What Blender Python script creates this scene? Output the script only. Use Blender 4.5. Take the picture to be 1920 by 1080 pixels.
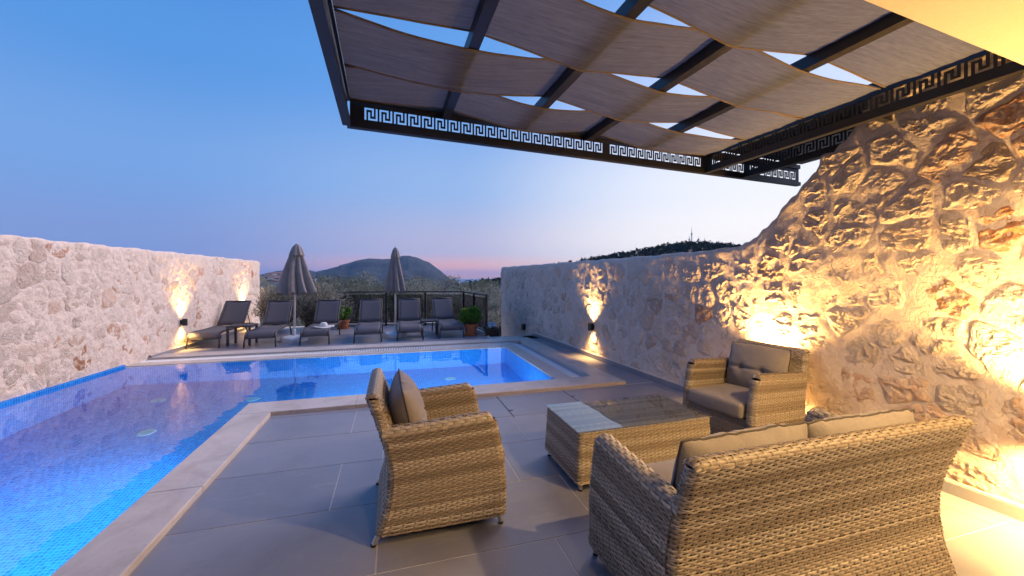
import bpy, bmesh, math, random
import numpy as np
from mathutils import Vector, Matrix

scene = bpy.context.scene
for o in list(bpy.data.objects):
    bpy.data.objects.remove(o)
random.seed(7)
RNG = np.random.default_rng(7)
R = math.radians

# ------------------------------------------------------------------ camera
# solved from the pool, wall and tile lines of the photograph (1920x1080 px)
F, CX, CY, CAMH = 740.0, 960.0, 520.0, 1.5
YAW = math.atan(221 / 740.0)
SY, CYW = math.sin(YAW), math.cos(YAW)
cam_d = bpy.data.cameras.new('camera')
cam = bpy.data.objects.new('camera', cam_d)
scene.collection.objects.link(cam)
cam.location = (0, 0, CAMH)
cam.rotation_euler = (R(90), 0, -YAW)
cam_d.sensor_width = 36.0
cam_d.lens = F / 1920.0 * 36.0
cam_d.shift_y = -(540 - CY) / 1920.0
cam_d.clip_start = 0.05
cam_d.clip_end = 80000
scene.camera = cam


def ray(px, py, t):
    """point at camera depth t behind a pixel of the photograph"""
    r = (px - CX) / F
    return Vector(((CYW * r + SY) * t, (-SY * r + CYW) * t, CAMH + (CY - py) / F * t))


# ------------------------------------------------------------------ world: clear sky just after sunset
SUN_AZ = R(68)                      # from +Y towards +X
world = bpy.data.worlds.new('World')
scene.world = world
world.use_nodes = True
wn, wl = world.node_tree.nodes, world.node_tree.links
wn.clear()


def s2l(c):
    return tuple((v / 255 / 12.92) if v / 255 <= 0.04045 else ((v / 255 + 0.055) / 1.055) ** 2.4 for v in c)


w_out = wn.new('ShaderNodeOutputWorld')
w_bg = wn.new('ShaderNodeBackground')
w_tc = wn.new('ShaderNodeTexCoord')
w_sep = wn.new('ShaderNodeSeparateXYZ')
wl.new(w_tc.outputs['Generated'], w_sep.inputs[0])


def w_ramp(stops):
    rp = wn.new('ShaderNodeValToRGB')
    rp.color_ramp.interpolation = 'EASE'
    el = rp.color_ramp.elements
    while len(el) < len(stops):
        el.new(0.5)
    for e, (p, c) in zip(el, stops):
        e.position = p
        e.color = (*s2l(c), 1)
    wl.new(w_sep.outputs['Z'], rp.inputs[0])
    return rp


r_away = w_ramp([(0, (138, 148, 194)), (0.06, (126, 150, 206)), (0.22, (114, 158, 219)), (0.42, (84, 145, 216)), (0.6, (66, 128, 207)), (1, (58, 112, 196))])
r_mid = w_ramp([(0, (255, 176, 128)), (0.022, (244, 180, 168)), (0.065, (182, 180, 210)), (0.22, (146, 178, 226)), (0.45, (100, 156, 226)), (1, (58, 112, 196))])
r_sun = w_ramp([(0, (255, 250, 240)), (0.08, (255, 250, 248)), (0.2, (240, 242, 250)), (0.4, (204, 219, 252)), (0.65, (120, 168, 232)), (1, (58, 112, 196))])
w_dot = wn.new('ShaderNodeVectorMath')
w_dot.operation = 'DOT_PRODUCT'
w_dot.inputs[1].default_value = (math.sin(SUN_AZ), math.cos(SUN_AZ), 0)
wl.new(w_tc.outputs['Generated'], w_dot.inputs[0])


def w_smooth(a, b):
    m = wn.new('ShaderNodeMapRange')
    m.interpolation_type = 'SMOOTHSTEP'
    m.inputs['From Min'].default_value = a
    m.inputs['From Max'].default_value = b
    wl.new(w_dot.outputs['Value'], m.inputs['Value'])
    return m


def w_mix(f, a, b):
    m = wn.new('ShaderNodeMix')
    m.data_type = 'RGBA'
    wl.new(f.outputs[0], m.inputs[0])
    wl.new(a, m.inputs[6])
    wl.new(b, m.inputs[7])
    return m.outputs[2]


m1 = w_mix(w_smooth(-0.1, 0.55), r_away.outputs[0], r_mid.outputs[0])
m2 = w_mix(w_smooth(0.48, 0.97), m1, r_sun.outputs[0])
wl.new(m2, w_bg.inputs['Color'])
w_bg.inputs['Strength'].default_value = 1.0
wl.new(w_bg.outputs[0], w_out.inputs['Surface'])

# afterglow of the sun that has just set behind the right-hand wall
sun_d = bpy.data.lights.new('sun', 'SUN')
sun_d.energy = 3.5
sun_d.angle = R(46)
sun_d.color = (1.0, 0.81, 0.82)
sun = bpy.data.objects.new('sun', sun_d)
scene.collection.objects.link(sun)
sd = Vector((math.sin(SUN_AZ) * math.cos(R(34)), math.cos(SUN_AZ) * math.cos(R(34)), math.sin(R(34))))
sun.rotation_euler = sd.to_track_quat('Z', 'Y').to_euler()
sun.location = (0, 0, 30)

vs = scene.view_settings
vs.view_transform = 'Standard'
vs.look = 'None'
vs.exposure = 0.18
vs.gamma = 1.0
vs.use_curve_mapping = False
cy = scene.cycles
cy.max_bounces = 10
cy.diffuse_bounces = 4
cy.glossy_bounces = 4
cy.transmission_bounces = 8
cy.transparent_max_bounces = 16
cy.caustics_reflective = False
cy.caustics_refractive = False
cy.sample_clamp_indirect = 3.0
cy.use_denoising = True

COL = scene.collection
WARM = (1.0, 0.56, 0.17)

# ------------------------------------------------------------------ helpers


def tag(o, label=None, cat=None, group=None, kind=None):
    if label: o['label'] = label
    if cat: o['category'] = cat
    if group: o['group'] = group
    if kind: o['kind'] = kind
    return o


def link(name, me, mat=None, parent=None):
    o = bpy.data.objects.new(name, me)
    COL.objects.link(o)
    if mat is not None and me is not None:
        for m in (mat if isinstance(mat, (list, tuple)) else [mat]):
            me.materials.append(m)
    if parent is not None:
        o.parent = parent
    return o


def empty(name, loc=(0, 0, 0), rz=0):
    o = bpy.data.objects.new(name, None)
    o.empty_display_size = 0.1
    COL.objects.link(o)
    o.location = loc
    o.rotation_euler = (0, 0, rz)
    return o


def copy_tree(o, parent=None):
    c = o.copy()
    COL.objects.link(c)
    c.parent = parent
    for ch in [x for x in bpy.data.objects if x.parent == o]:
        copy_tree(ch, c)
    return c


def fast_mesh(name, verts, quads=None, tris=None, smooth=True, midx=None):
    me = bpy.data.meshes.new(name)
    verts = np.asarray(verts, dtype=np.float32).reshape(-1, 3)
    parts = []
    starts = []
    n = 0
    for f, k in ((quads, 4), (tris, 3)):
        if f is not None and len(f):
            f = np.asarray(f, dtype=np.int32).reshape(-1, k)
            parts.append(f.ravel())
            starts.append(n + np.arange(len(f)) * k)
            n += f.size
    me.vertices.add(len(verts))
    me.vertices.foreach_set('co', verts.ravel())
    li = np.concatenate(parts)
    st = np.concatenate(starts)
    me.loops.add(len(li))
    me.loops.foreach_set('vertex_index', li)
    me.polygons.add(len(st))
    me.polygons.foreach_set('loop_start', st.astype(np.int32))
    me.polygons.foreach_set('use_smooth', np.full(len(st), bool(smooth)))
    if midx is not None:
        me.polygons.foreach_set('material_index', np.asarray(midx, dtype=np.int32))
    me.update(calc_edges=True)
    me.validate()
    return me


def grid_quads(nu, nv, off=0, wrap=False):
    i, j = np.meshgrid(np.arange(nu if wrap else nu - 1), np.arange(nv - 1), indexing='ij')
    i2 = (i + 1) % nu
    return np.stack([i * nv + j, i2 * nv + j, i2 * nv + j + 1, i * nv + j + 1], -1).reshape(-1, 4) + off


class MB:
    """collects shapes into one mesh"""
    def __init__(s): s.v, s.q, s.t, s.n = [], [], [], 0

    def add(s, v, q=None, t=None):
        v = np.asarray(v, dtype=float).reshape(-1, 3)
        if q is not None and len(q): s.q.append(np.asarray(q).reshape(-1, 4) + s.n)
        if t is not None and len(t): s.t.append(np.asarray(t).reshape(-1, 3) + s.n)
        s.v.append(v)
        s.n += len(v)
        return s

    def box(s, x0, x1, y0, y1, z0, z1):
        v = [(x, y, z) for x in (x0, x1) for y in (y0, y1) for z in (z0, z1)]
        return s.add(v, [(0, 1, 3, 2), (4, 6, 7, 5), (0, 4, 5, 1), (2, 3, 7, 6), (0, 2, 6, 4), (1, 5, 7, 3)])

    def bar(s, a, b, w, h, up=(0, 0, 1)):
        a, b = Vector(a), Vector(b)
        d = (b - a).normalized()
        sd = d.cross(Vector(up))
        if sd.length < 1e-5: sd = d.cross(Vector((1, 0, 0)))
        sd.normalize()
        u = sd.cross(d)
        v = [p + sd * (i * w / 2) + u * (j * h / 2) for p in (a, b) for i in (-1, 1) for j in (-1, 1)]
        return s.add([tuple(p) for p in v], [(0, 1, 3, 2), (4, 6, 7, 5), (0, 4, 5, 1), (2, 3, 7, 6), (0, 2, 6, 4), (1, 5, 7, 3)])

    def tube(s, pts, rad, n=8, caps=True):
        pts = [Vector(p) for p in pts]
        rad = rad if isinstance(rad, (list, tuple)) else [rad] * len(pts)
        rows = []
        ref = Vector((0.31, 0.17, 0.93))
        for k, p in enumerate(pts):
            d = (pts[min(k + 1, len(pts) - 1)] - pts[max(k - 1, 0)]).normalized()
            if abs(d.dot(ref)) > 0.97: ref = Vector((0.93, 0.2, 0.1))
            a = d.cross(ref).normalized()
            b = d.cross(a)
            rows.append([tuple(p + (a * math.cos(2 * math.pi * i / n) + b * math.sin(2 * math.pi * i / n)) * rad[k]) for i in range(n)])
        m = len(pts)
        v = [x for r_ in rows for x in r_]
        q = [(k * n + i, k * n + (i + 1) % n, (k + 1) * n + (i + 1) % n, (k + 1) * n + i) for k in range(m - 1) for i in range(n)]
        t = []
        if caps:
            v += [tuple(pts[0]), tuple(pts[-1])]
            t += [(m * n, (i + 1) % n, i) for i in range(n)] + [(m * n + 1, (m - 1) * n + i, (m - 1) * n + (i + 1) % n) for i in range(n)]
        return s.add(v, q, t)

    def lathe(s, prof, n=24, c=(0, 0, 0)):
        v = [(c[0] + r_ * math.cos(2 * math.pi * i / n), c[1] + r_ * math.sin(2 * math.pi * i / n), c[2] + z) for i in range(n) for r_, z in prof]
        return s.add(v, grid_quads(n, len(prof), wrap=True))

    def build(s, name, mat, parent=None, smooth=False, bevel=0.0):
        me = fast_mesh(name, np.concatenate(s.v), np.concatenate(s.q) if s.q else None, np.concatenate(s.t) if s.t else None, smooth)
        o = link(name, me, mat, parent)
        if bevel:
            b = o.modifiers.new('bevel', 'BEVEL')
            b.width = bevel
            b.segments = 2
            b.limit_method = 'ANGLE'
        return o


def auto_smooth(o, ang=40):
    me = o.data
    me.polygons.foreach_set('use_smooth', np.ones(len(me.polygons), dtype=bool))
    bm = bmesh.new()
    bm.from_mesh(me)
    for e in bm.edges:
        e.smooth = len(e.link_faces) == 2 and e.calc_face_angle(0) < R(ang)
    bm.to_mesh(me)
    bm.free()
    return o


def _hash(ix, iy, iz, seed):
    h = (ix * 374761393 + iy * 668265263 + iz * 2147483647 + seed * 974634777) & 0xFFFFFFFF
    h = ((h ^ (h >> 13)) * 1274126177) & 0xFFFFFFFF
    h = ((h ^ (h >> 16)) * 2246822519) & 0xFFFFFFFF
    return ((h ^ (h >> 15)) & 0xFFFFFF) / float(0xFFFFFF)


def vnoise(p, seed=0):
    p = np.asarray(p, dtype=float)
    i = np.floor(p).astype(np.int64)
    f = p - i
    f = f * f * (3 - 2 * f)
    out = 0
    for dx in (0, 1):
        for dy in (0, 1):
            for dz in (0, 1):
                w = (f[..., 0] if dx else 1 - f[..., 0]) * (f[..., 1] if dy else 1 - f[..., 1]) * (f[..., 2] if dz else 1 - f[..., 2])
                out = out + w * _hash(i[..., 0] + dx, i[..., 1] + dy, i[..., 2] + dz, seed)
    return out * 2 - 1


def fbm(p, seed=0, octv=4, gain=0.5, ridged=False):
    p = np.asarray(p, dtype=float)
    a, s = 1.0, 0
    for k in range(octv):
        n = vnoise(p * 2 ** k, seed + k * 17)
        s = s + a * (1 - 2 * np.abs(n) if ridged else n)
        a *= gain
    return s


# ------------------------------------------------------------------ materials
class Mat:
    def __init__(s, name):
        s.m = bpy.data.materials.new(name)
        s.m.use_nodes = True
        s.n, s.l = s.m.node_tree.nodes, s.m.node_tree.links
        s.b = s.n['Principled BSDF']

    def set(s, **k):
        for key, v in k.items():
            s.b.inputs[key.replace('_', ' ')].default_value = v if not (isinstance(v, tuple) and len(v) == 3) else (*v, 1)
        return s

    def node(s, typ, **k):
        nd = s.n.new(typ)
        for a, v in k.items(): setattr(nd, a, v)
        return nd

    def coords(s, kind='Object', scale=None):
        if kind == 'World':
            out = s.node('ShaderNodeNewGeometry').outputs['Position']
        else:
            out = s.node('ShaderNodeTexCoord').outputs[kind]
        if scale is not None:
            mp = s.node('ShaderNodeMapping')
            mp.inputs['Scale'].default_value = scale if isinstance(scale, tuple) else (scale,) * 3
            s.l.new(out, mp.inputs[0])
            out = mp.outputs[0]
        return out

    def noise(s, co, scale, detail=6, rough=0.55, dist=0.0):
        nd = s.node('ShaderNodeTexNoise')
        nd.inputs['Scale'].default_value = scale
        nd.inputs['Detail'].default_value = detail
        nd.inputs['Roughness'].default_value = rough
        nd.inputs['Distortion'].default_value = dist
        s.l.new(co, nd.inputs['Vector'])
        return nd.outputs['Fac']

    def ramp(s, fac, stops):
        rp = s.node('ShaderNodeValToRGB')
        el = rp.color_ramp.elements
        while len(el) < len(stops): el.new(0.5)
        for e, (p, c) in zip(el, stops):
            e.position = p
            e.color = (*c, 1) if isinstance(c, tuple) else (c, c, c, 1)
        s.l.new(fac, rp.inputs[0])
        return rp.outputs[0]

    def mix(s, fac, a, b, mode='MIX'):
        m = s.node('ShaderNodeMix', data_type='RGBA', blend_type=mode)
        for sock, v in ((0, fac), (6, a), (7, b)):
            if hasattr(v, 'is_linked'): s.l.new(v, m.inputs[sock])
            elif isinstance(v, tuple): m.inputs[sock].default_value = (*v, 1)
            else: m.inputs[sock].default_value = v
        return m.outputs[2]

    def math(s, op, a, b=0.0):
        m = s.node('ShaderNodeMath', operation=op)
        for k, v in ((0, a), (1, b)):
            if hasattr(v, 'is_linked'): s.l.new(v, m.inputs[k])
            else: m.inputs[k].default_value = v
        return m.outputs[0]

    def bump(s, h, strength=0.5, dist=0.01):
        b = s.node('ShaderNodeBump')
        b.inputs['Strength'].default_value = strength
        b.inputs['Distance'].default_value = dist
        s.l.new(h, b.inputs['Height'])
        s.l.new(b.outputs[0], s.b.inputs['Normal'])
        return s

    def col(s, sock): s.l.new(sock, s.b.inputs['Base Color']); return s
    def rough(s, sock): s.l.new(sock, s.b.inputs['Roughness']); return s


def simple(name, c, rough=0.5, metal=0.0, nscale=None, var=0.15, bump=0.0, bdist=0.002, kind='Object'):
    m = Mat(name).set(Base_Color=c, Roughness=rough, Metallic=metal)
    if nscale:
        n = m.noise(m.coords(kind), nscale)
        lo = tuple(x * (1 - var) for x in c)
        hi = tuple(min(1, x * (1 + var)) for x in c)
        m.col(m.ramp(n, [(0.3, lo), (0.7, hi)]))
        if bump: m.bump(n, bump, bdist)
    return m.m


def emit(name, c, st):
    m = Mat(name)
    m.set(Base_Color=(0.8, 0.8, 0.8), Emission_Color=c, Emission_Strength=st)
    return m.m


M = {}
# mortar: pale lime pointing, trowelled
m = Mat('lime_mortar').set(Roughness=1.0, Specular_IOR_Level=0.1)
co = m.coords('World')
n1, n2 = m.noise(co, 2.2, 5), m.noise(co, 16, 10, 0.7, 0.6)
c = m.ramp(n1, [(0.3, (0.64, 0.525, 0.445)), (0.7, (0.74, 0.63, 0.55))])
c = m.mix(0.4, c, m.ramp(n2, [(0.32, (0.48, 0.37, 0.30)), (0.62, (0.79, 0.705, 0.63))]))
c = m.mix(m.ramp(m.noise(co, 3.7, 6, 0.6, 1.0), [(0.56, 0.0), (0.70, 0.5)]), c, (0.55, 0.38, 0.29))
m.col(c).bump(m.math('ADD', m.math('MULTIPLY', n2, 1.0), m.math('MULTIPLY', m.noise(co, 60, 4), 0.25)), 0.8, 0.03)
M['mortar'] = m.m
# rubble limestone: colour of each stone comes from its object colour
m = Mat('rubble_limestone').set(Roughness=1.0, Specular_IOR_Level=0.1)
co = m.coords('World')
oi = m.node('ShaderNodeObjectInfo').outputs['Color']
n1, n2, n3 = m.noise(co, 11, 10, 0.72, 0.8), m.noise(co, 34, 10, 0.75, 0.5), m.noise(co, 4.5, 4)
c = m.mix(m.ramp(n1, [(0.46, 0.0), (0.62, 1.0)]), oi, (0.71, 0.61, 0.535))
c = m.mix(m.ramp(m.math('MULTIPLY', n1, n3), [(0.32, 0.0), (0.42, 0.6)]), c, (0.46, 0.26, 0.15))
c = m.mix(m.ramp(n2, [(0.28, 0.65), (0.42, 0.0)]), c, (0.22, 0.13, 0.09))
m.col(c).bump(m.math('ADD', n1, m.math('MULTIPLY', n2, 0.9)), 1.0, 0.028)
M['stone'] = m.m
# large-format grey porcelain tile
m = Mat('grey_porcelain_tile').set(Roughness=0.35)
co = m.coords('World')
n1, n2 = m.noise(co, 1.6, 7, 0.6, 0.4), m.noise(m.coords('World', (1.0, 5.0, 1.0)), 5, 6, 0.6, 1.0)
rnd = m.node('ShaderNodeObjectInfo').outputs['Random']
c = m.ramp(n1, [(0.3, (0.18, 0.185, 0.218)), (0.7, (0.24, 0.245, 0.278))])
c = m.mix(m.ramp(n2, [(0.56, 0.0), (0.72, 0.35)]), c, (0.34, 0.335, 0.35))
c = m.mix(m.math('MULTIPLY', rnd, 0.5), c, (0.27, 0.27, 0.295))
c = m.mix(m.ramp(m.noise(co, 0.9, 9, 0.7, 1.5), [(0.52, 0.0), (0.66, 0.3)]), c, (0.15, 0.15, 0.17))
m.col(c).rough(m.ramp(n1, [(0.3, 0.30), (0.7, 0.46)])).bump(n2, 0.06, 0.004)
M['tile'] = m.m
M['grout'] = simple('tile_grout', (0.50, 0.48, 0.47), 0.9, 0, 30)
# coping: honed travertine
m = Mat('travertine').set(Roughness=0.42)
co = m.coords('World')
n1, n2 = m.noise(m.coords('World', (1.0, 1.0, 6.0)), 3, 8, 0.6, 1.2), m.noise(co, 22, 6)
c = m.ramp(n1, [(0.28, (0.42, 0.35, 0.30)), (0.5, (0.52, 0.45, 0.39)), (0.72, (0.58, 0.51, 0.45))])
c = m.mix(m.ramp(n2, [(0.30, 0.35), (0.42, 0.0)]), c, (0.33, 0.27, 0.23))
m.col(c).bump(n2, 0.15, 0.003)
M['travertine'] = m.m
# pool mosaic: grid in all three axes, each hidden on faces it runs along
m = Mat('blue_glass_mosaic').set(Roughness=0.25)
geo = m.node('ShaderNodeNewGeometry')
sp, sn = m.node('ShaderNodeSeparateXYZ'), m.node('ShaderNodeSeparateXYZ')
m.l.new(geo.outputs['Position'], sp.inputs[0])
m.l.new(geo.outputs['Normal'], sn.inputs[0])
PITCH = 0.033
line = None
for ax in range(3):
    fr = m.math('FRACT', m.math('DIVIDE', sp.outputs[ax], PITCH))
    ln = m.math('MULTIPLY', m.math('LESS_THAN', fr, 0.16), m.math('LESS_THAN', m.math('ABSOLUTE', sn.outputs[ax]), 0.5))
    line = ln if line is None else m.math('MAXIMUM', line, ln)
cell = m.node('ShaderNodeVectorMath', operation='SCALE')
m.l.new(geo.outputs['Position'], cell.inputs[0])
cell.inputs['Scale'].default_value = 1 / PITCH
fl = m.node('ShaderNodeVectorMath', operation='FLOOR')
ad = m.node('ShaderNodeVectorMath', operation='ADD')
m.l.new(cell.outputs[0], ad.inputs[0])
ad.inputs[1].default_value = (0.01, 0.01, 0.01)
m.l.new(ad.outputs[0], fl.inputs[0])
wnz = m.node('ShaderNodeTexWhiteNoise', noise_dimensions='3D')
m.l.new(fl.outputs[0], wnz.inputs['Vector'])
c = m.ramp(wnz.outputs['Value'], [(0.0, (0.002, 0.105, 0.50)), (0.6, (0.003, 0.155, 0.62)), (1.0, (0.006, 0.23, 0.74))])
m.col(m.mix(line, c, (0.05, 0.34, 0.82)))
M['mosaic'] = m.m
# water
m = Mat('pool_water')
m.set(Base_Color=(0.93, 0.98, 1.0), Roughness=0.0, IOR=1.333, Transmission_Weight=1.0)
co = m.coords('World', (1.0, 1.0, 1.0))
m.bump(m.math('ADD', m.noise(co, 1.3, 3, 0.5), m.math('MULTIPLY', m.noise(co, 6.0, 2), 0.15)), 0.25, 0.02)
M['water'] = m.m
m = Mat('sea_water').set(Base_Color=(0.03, 0.07, 0.13), Roughness=0.35)
M['sea'] = m.m
M['dark_metal'] = simple('dark_painted_steel', (0.012, 0.011, 0.012), 0.42, 0.0, 40, 0.2)
M['black'] = simple('black_powder_coat', (0.012, 0.012, 0.013), 0.5)
M['steel'] = simple('brushed_steel_feet', (0.55, 0.53, 0.50), 0.35, 0.9)
M['plaster'] = simple('cream_plaster', (0.60, 0.53, 0.43), 0.9, 0, 60, 0.04, 0.15, 0.002)
M['house_wall'] = simple('cream_render', (0.70, 0.62, 0.52), 0.9, 0, 30, 0.06, 0.2, 0.003)
M['lamp_glow'] = emit('lamp_glow', (1.0, 0.66, 0.25), 25.0)
M['white_plastic'] = simple('white_plastic', (0.74, 0.74, 0.72), 0.4)
M['pole'] = simple('white_painted_pole', (0.72, 0.70, 0.68), 0.35, 0.1)
M['terracotta'] = simple('terracotta', (0.42, 0.15, 0.06), 0.75, 0, 18, 0.2, 0.2, 0.003)
M['soil'] = simple('potting_soil', (0.03, 0.02, 0.015), 1.0, 0, 30)
M['lounger_frame'] = simple('grey_lounger_frame', (0.055, 0.052, 0.055), 0.45, 0.2)
# sling fabric with fine weave
m = Mat('charcoal_sling').set(Roughness=0.75)
co = m.coords('Object')
n1 = m.noise(m.coords('Object', (400, 400, 400)), 1.0, 1)
c = m.ramp(n1, [(0.35, (0.070, 0.067, 0.076)), (0.65, (0.125, 0.119, 0.130))])
m.col(c)
M['sling'] = m.m
# umbrella canvas
m = Mat('taupe_umbrella_canvas').set(Roughness=0.85)
n1 = m.noise(m.coords('Object'), 7, 5)
m.col(m.ramp(n1, [(0.3, (0.20, 0.17, 0.16)), (0.7, (0.26, 0.225, 0.21))])).bump(n1, 0.2, 0.01)
M['canvas'] = m.m
# shade sail: thin woven cloth that lets some light through
m = Mat('shade_sail_cloth')
co = m.coords('World')
n1 = m.noise(m.coords('World', (0.8, 13.0, 0.8)), 3.0, 5, 0.65)
n2 = m.noise(m.coords('World', (4.0, 60.0, 4.0)), 3.0, 3)
c = m.mix(0.4, m.ramp(n1, [(0.3, (0.088, 0.10, 0.148)), (0.7, (0.16, 0.176, 0.242))]), m.ramp(n2, [(0.3, (0.08, 0.08, 0.098)), (0.7, (0.195, 0.21, 0.282))]))
df, tr, mx = m.node('ShaderNodeBsdfDiffuse'), m.node('ShaderNodeBsdfTranslucent'), m.node('ShaderNodeMixShader')
m.l.new(c, df.inputs[0]); m.l.new(c, tr.inputs[0])
bp = m.node('ShaderNodeBump'); bp.inputs['Strength'].default_value = 0.7; bp.inputs['Distance'].default_value = 0.01
m.l.new(n1, bp.inputs['Height']); m.l.new(bp.outputs[0], df.inputs['Normal'])
mx.inputs[0].default_value = 0.26
m.l.new(df.outputs[0], mx.inputs[1]); m.l.new(tr.outputs[0], mx.inputs[2])
m.l.new(mx.outputs[0], m.n['Material Output'].inputs[0])
M['sail'] = m.m
M['sail_hem'] = simple('sail_hem', (0.13, 0.10, 0.085), 0.9)
# cushion cloth
m = Mat('taupe_cushion_cloth').set(Roughness=0.9, Sheen_Weight=0.15)
n1, n2 = m.noise(m.coords('Object'), 4, 4), m.noise(m.coords('Object', (250, 250, 250)), 1.0, 2)
c = m.ramp(n1, [(0.3, (0.205, 0.18, 0.165)), (0.7, (0.25, 0.222, 0.205))])
m.col(m.mix(0.35, c, m.ramp(n2, [(0.35, (0.15, 0.13, 0.12)), (0.65, (0.31, 0.28, 0.26))]))).bump(m.noise(m.coords('Object'), 9, 4), 0.35, 0.012)
M['cushion'] = m.m
M['piping'] = simple('dark_piping', (0.07, 0.06, 0.055), 0.9)
# wicker: tone of each strand is stored on the mesh
m = Mat('synthetic_rattan').set(Roughness=0.48)
at = m.node('ShaderNodeAttribute', attribute_name='tone').outputs['Fac']
n1 = m.noise(m.coords('Object', (120, 120, 500)), 1.0, 2)
c = m.ramp(at, [(0.0, (0.12, 0.092, 0.066)), (0.35, (0.245, 0.198, 0.145)), (0.65, (0.38, 0.318, 0.24)), (1.0, (0.56, 0.49, 0.39))])
m.col(m.mix(m.ramp(n1, [(0.3, 0.35), (0.6, 0.0)]), c, (0.10, 0.07, 0.045)))
M['wicker'] = m.m
M['wicker_core'] = simple('wicker_core', (0.03, 0.02, 0.013), 0.8)


def clear_glass(name, tint, ior=1.5, spec=1.0):
    m = Mat(name)
    tr, gl, fr, mx = m.node('ShaderNodeBsdfTransparent'), m.node('ShaderNodeBsdfGlossy'), m.node('ShaderNodeFresnel'), m.node('ShaderNodeMixShader')
    tr.inputs[0].default_value = (*tint, 1)
    gl.inputs['Roughness'].default_value = 0.0
    gl.inputs[0].default_value = (spec, spec, spec, 1)
    fr.inputs[0].default_value = ior
    bk = m.math('SUBTRACT', 1.0, m.node('ShaderNodeNewGeometry').outputs['Backfacing'])
    m.l.new(m.math('MULTIPLY', fr.outputs[0], bk), mx.inputs[0]); m.l.new(tr.outputs[0], mx.inputs[1]); m.l.new(gl.outputs[0], mx.inputs[2])
    m.l.new(mx.outputs[0], m.n['Material Output'].inputs[0])
    return m.m


M['table_glass'] = clear_glass('table_glass', (0.80, 0.83, 0.83), 2.6)
M['rail_glass'] = clear_glass('smoked_glass', (0.62, 0.61, 0.62), 1.5)


def leaf_mat(name, cols, trans=0.4):
    m = Mat(name).set(Roughness=0.6)
    a = m.node('ShaderNodeAttribute', attribute_name='tone').outputs['Fac']
    c = m.ramp(a, [(k / (len(cols) - 1), cc) for k, cc in enumerate(cols)])
    df, tr, mx = m.node('ShaderNodeBsdfDiffuse'), m.node('ShaderNodeBsdfTranslucent'), m.node('ShaderNodeMixShader')
    m.l.new(c, df.inputs[0]); m.l.new(c, tr.inputs[0])
    mx.inputs[0].default_value = trans
    m.l.new(df.outputs[0], mx.inputs[1]); m.l.new(tr.outputs[0], mx.inputs[2])
    m.l.new(mx.outputs[0], m.n['Material Output'].inputs[0])
    return m.m


M['olive_leaf'] = leaf_mat('olive_leaf', [(0.12, 0.135, 0.095), (0.27, 0.28, 0.22), (0.46, 0.46, 0.41)])
M['oak_leaf'] = leaf_mat('dark_olive_leaf', [(0.07, 0.09, 0.055), (0.16, 0.18, 0.125), (0.28, 0.295, 0.22)])
M['box_leaf'] = leaf_mat('green_leaf', [(0.05, 0.11, 0.02), (0.13, 0.27, 0.045), (0.26, 0.44, 0.10)])
M['hill_leaf'] = leaf_mat('hill_scrub_leaf', [(0.022, 0.03, 0.022), (0.05, 0.06, 0.04)], 0.1)
M['silver_leaf'] = leaf_mat('silvery_olive_leaf', [(0.16, 0.165, 0.12), (0.30, 0.30, 0.235), (0.48, 0.47, 0.40)])
M['bark'] = simple('olive_bark', (0.12, 0.095, 0.07), 0.95, 0, 12, 0.3, 0.5, 0.02)
m = Mat('dry_scrub_ground').set(Roughness=1.0)
n1 = m.noise(m.coords('World'), 0.02, 8, 0.6)
m.col(m.ramp(n1, [(0.35, (0.05, 0.055, 0.035)), (0.6, (0.11, 0.10, 0.065)), (0.75, (0.17, 0.14, 0.10))]))
M['ground'] = m.m
m = Mat('mountain_scrub').set(Roughness=1.0)
n1 = m.noise(m.coords('World'), 0.012, 9, 0.65)
m.col(m.ramp(n1, [(0.35, (0.014, 0.022, 0.020)), (0.55, (0.028, 0.034, 0.030)), (0.72, (0.075, 0.072, 0.066))])).bump(n1, 1.0, 25.0)
M['mountain'] = m.m
M['far_white'] = simple('white_render', (0.62, 0.60, 0.60), 0.9)
M['far_roof'] = simple('clay_roof', (0.22, 0.11, 0.08), 0.9)
M['far_window'] = simple('dark_window', (0.03, 0.035, 0.045), 0.3)
M['straw'] = simple('white_straw', (0.72, 0.68, 0.62), 0.8, 0, 60, 0.1)
M['pebble'] = simple('white_pebble', (0.62, 0.60, 0.58), 0.8, 0, 20)
M['lens'] = simple('dark_lens', (0.02, 0.01, 0.01), 0.1)

# ------------------------------------------------------------------ terrain, sea, mountain
def wall_x(y):      # face of the right-hand stone wall
    return 3.80 - 0.0345 * y


def lwall_x(y):     # face of the left-hand stone wall
    return -4.40 + 0.045 * (y - 6)


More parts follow.
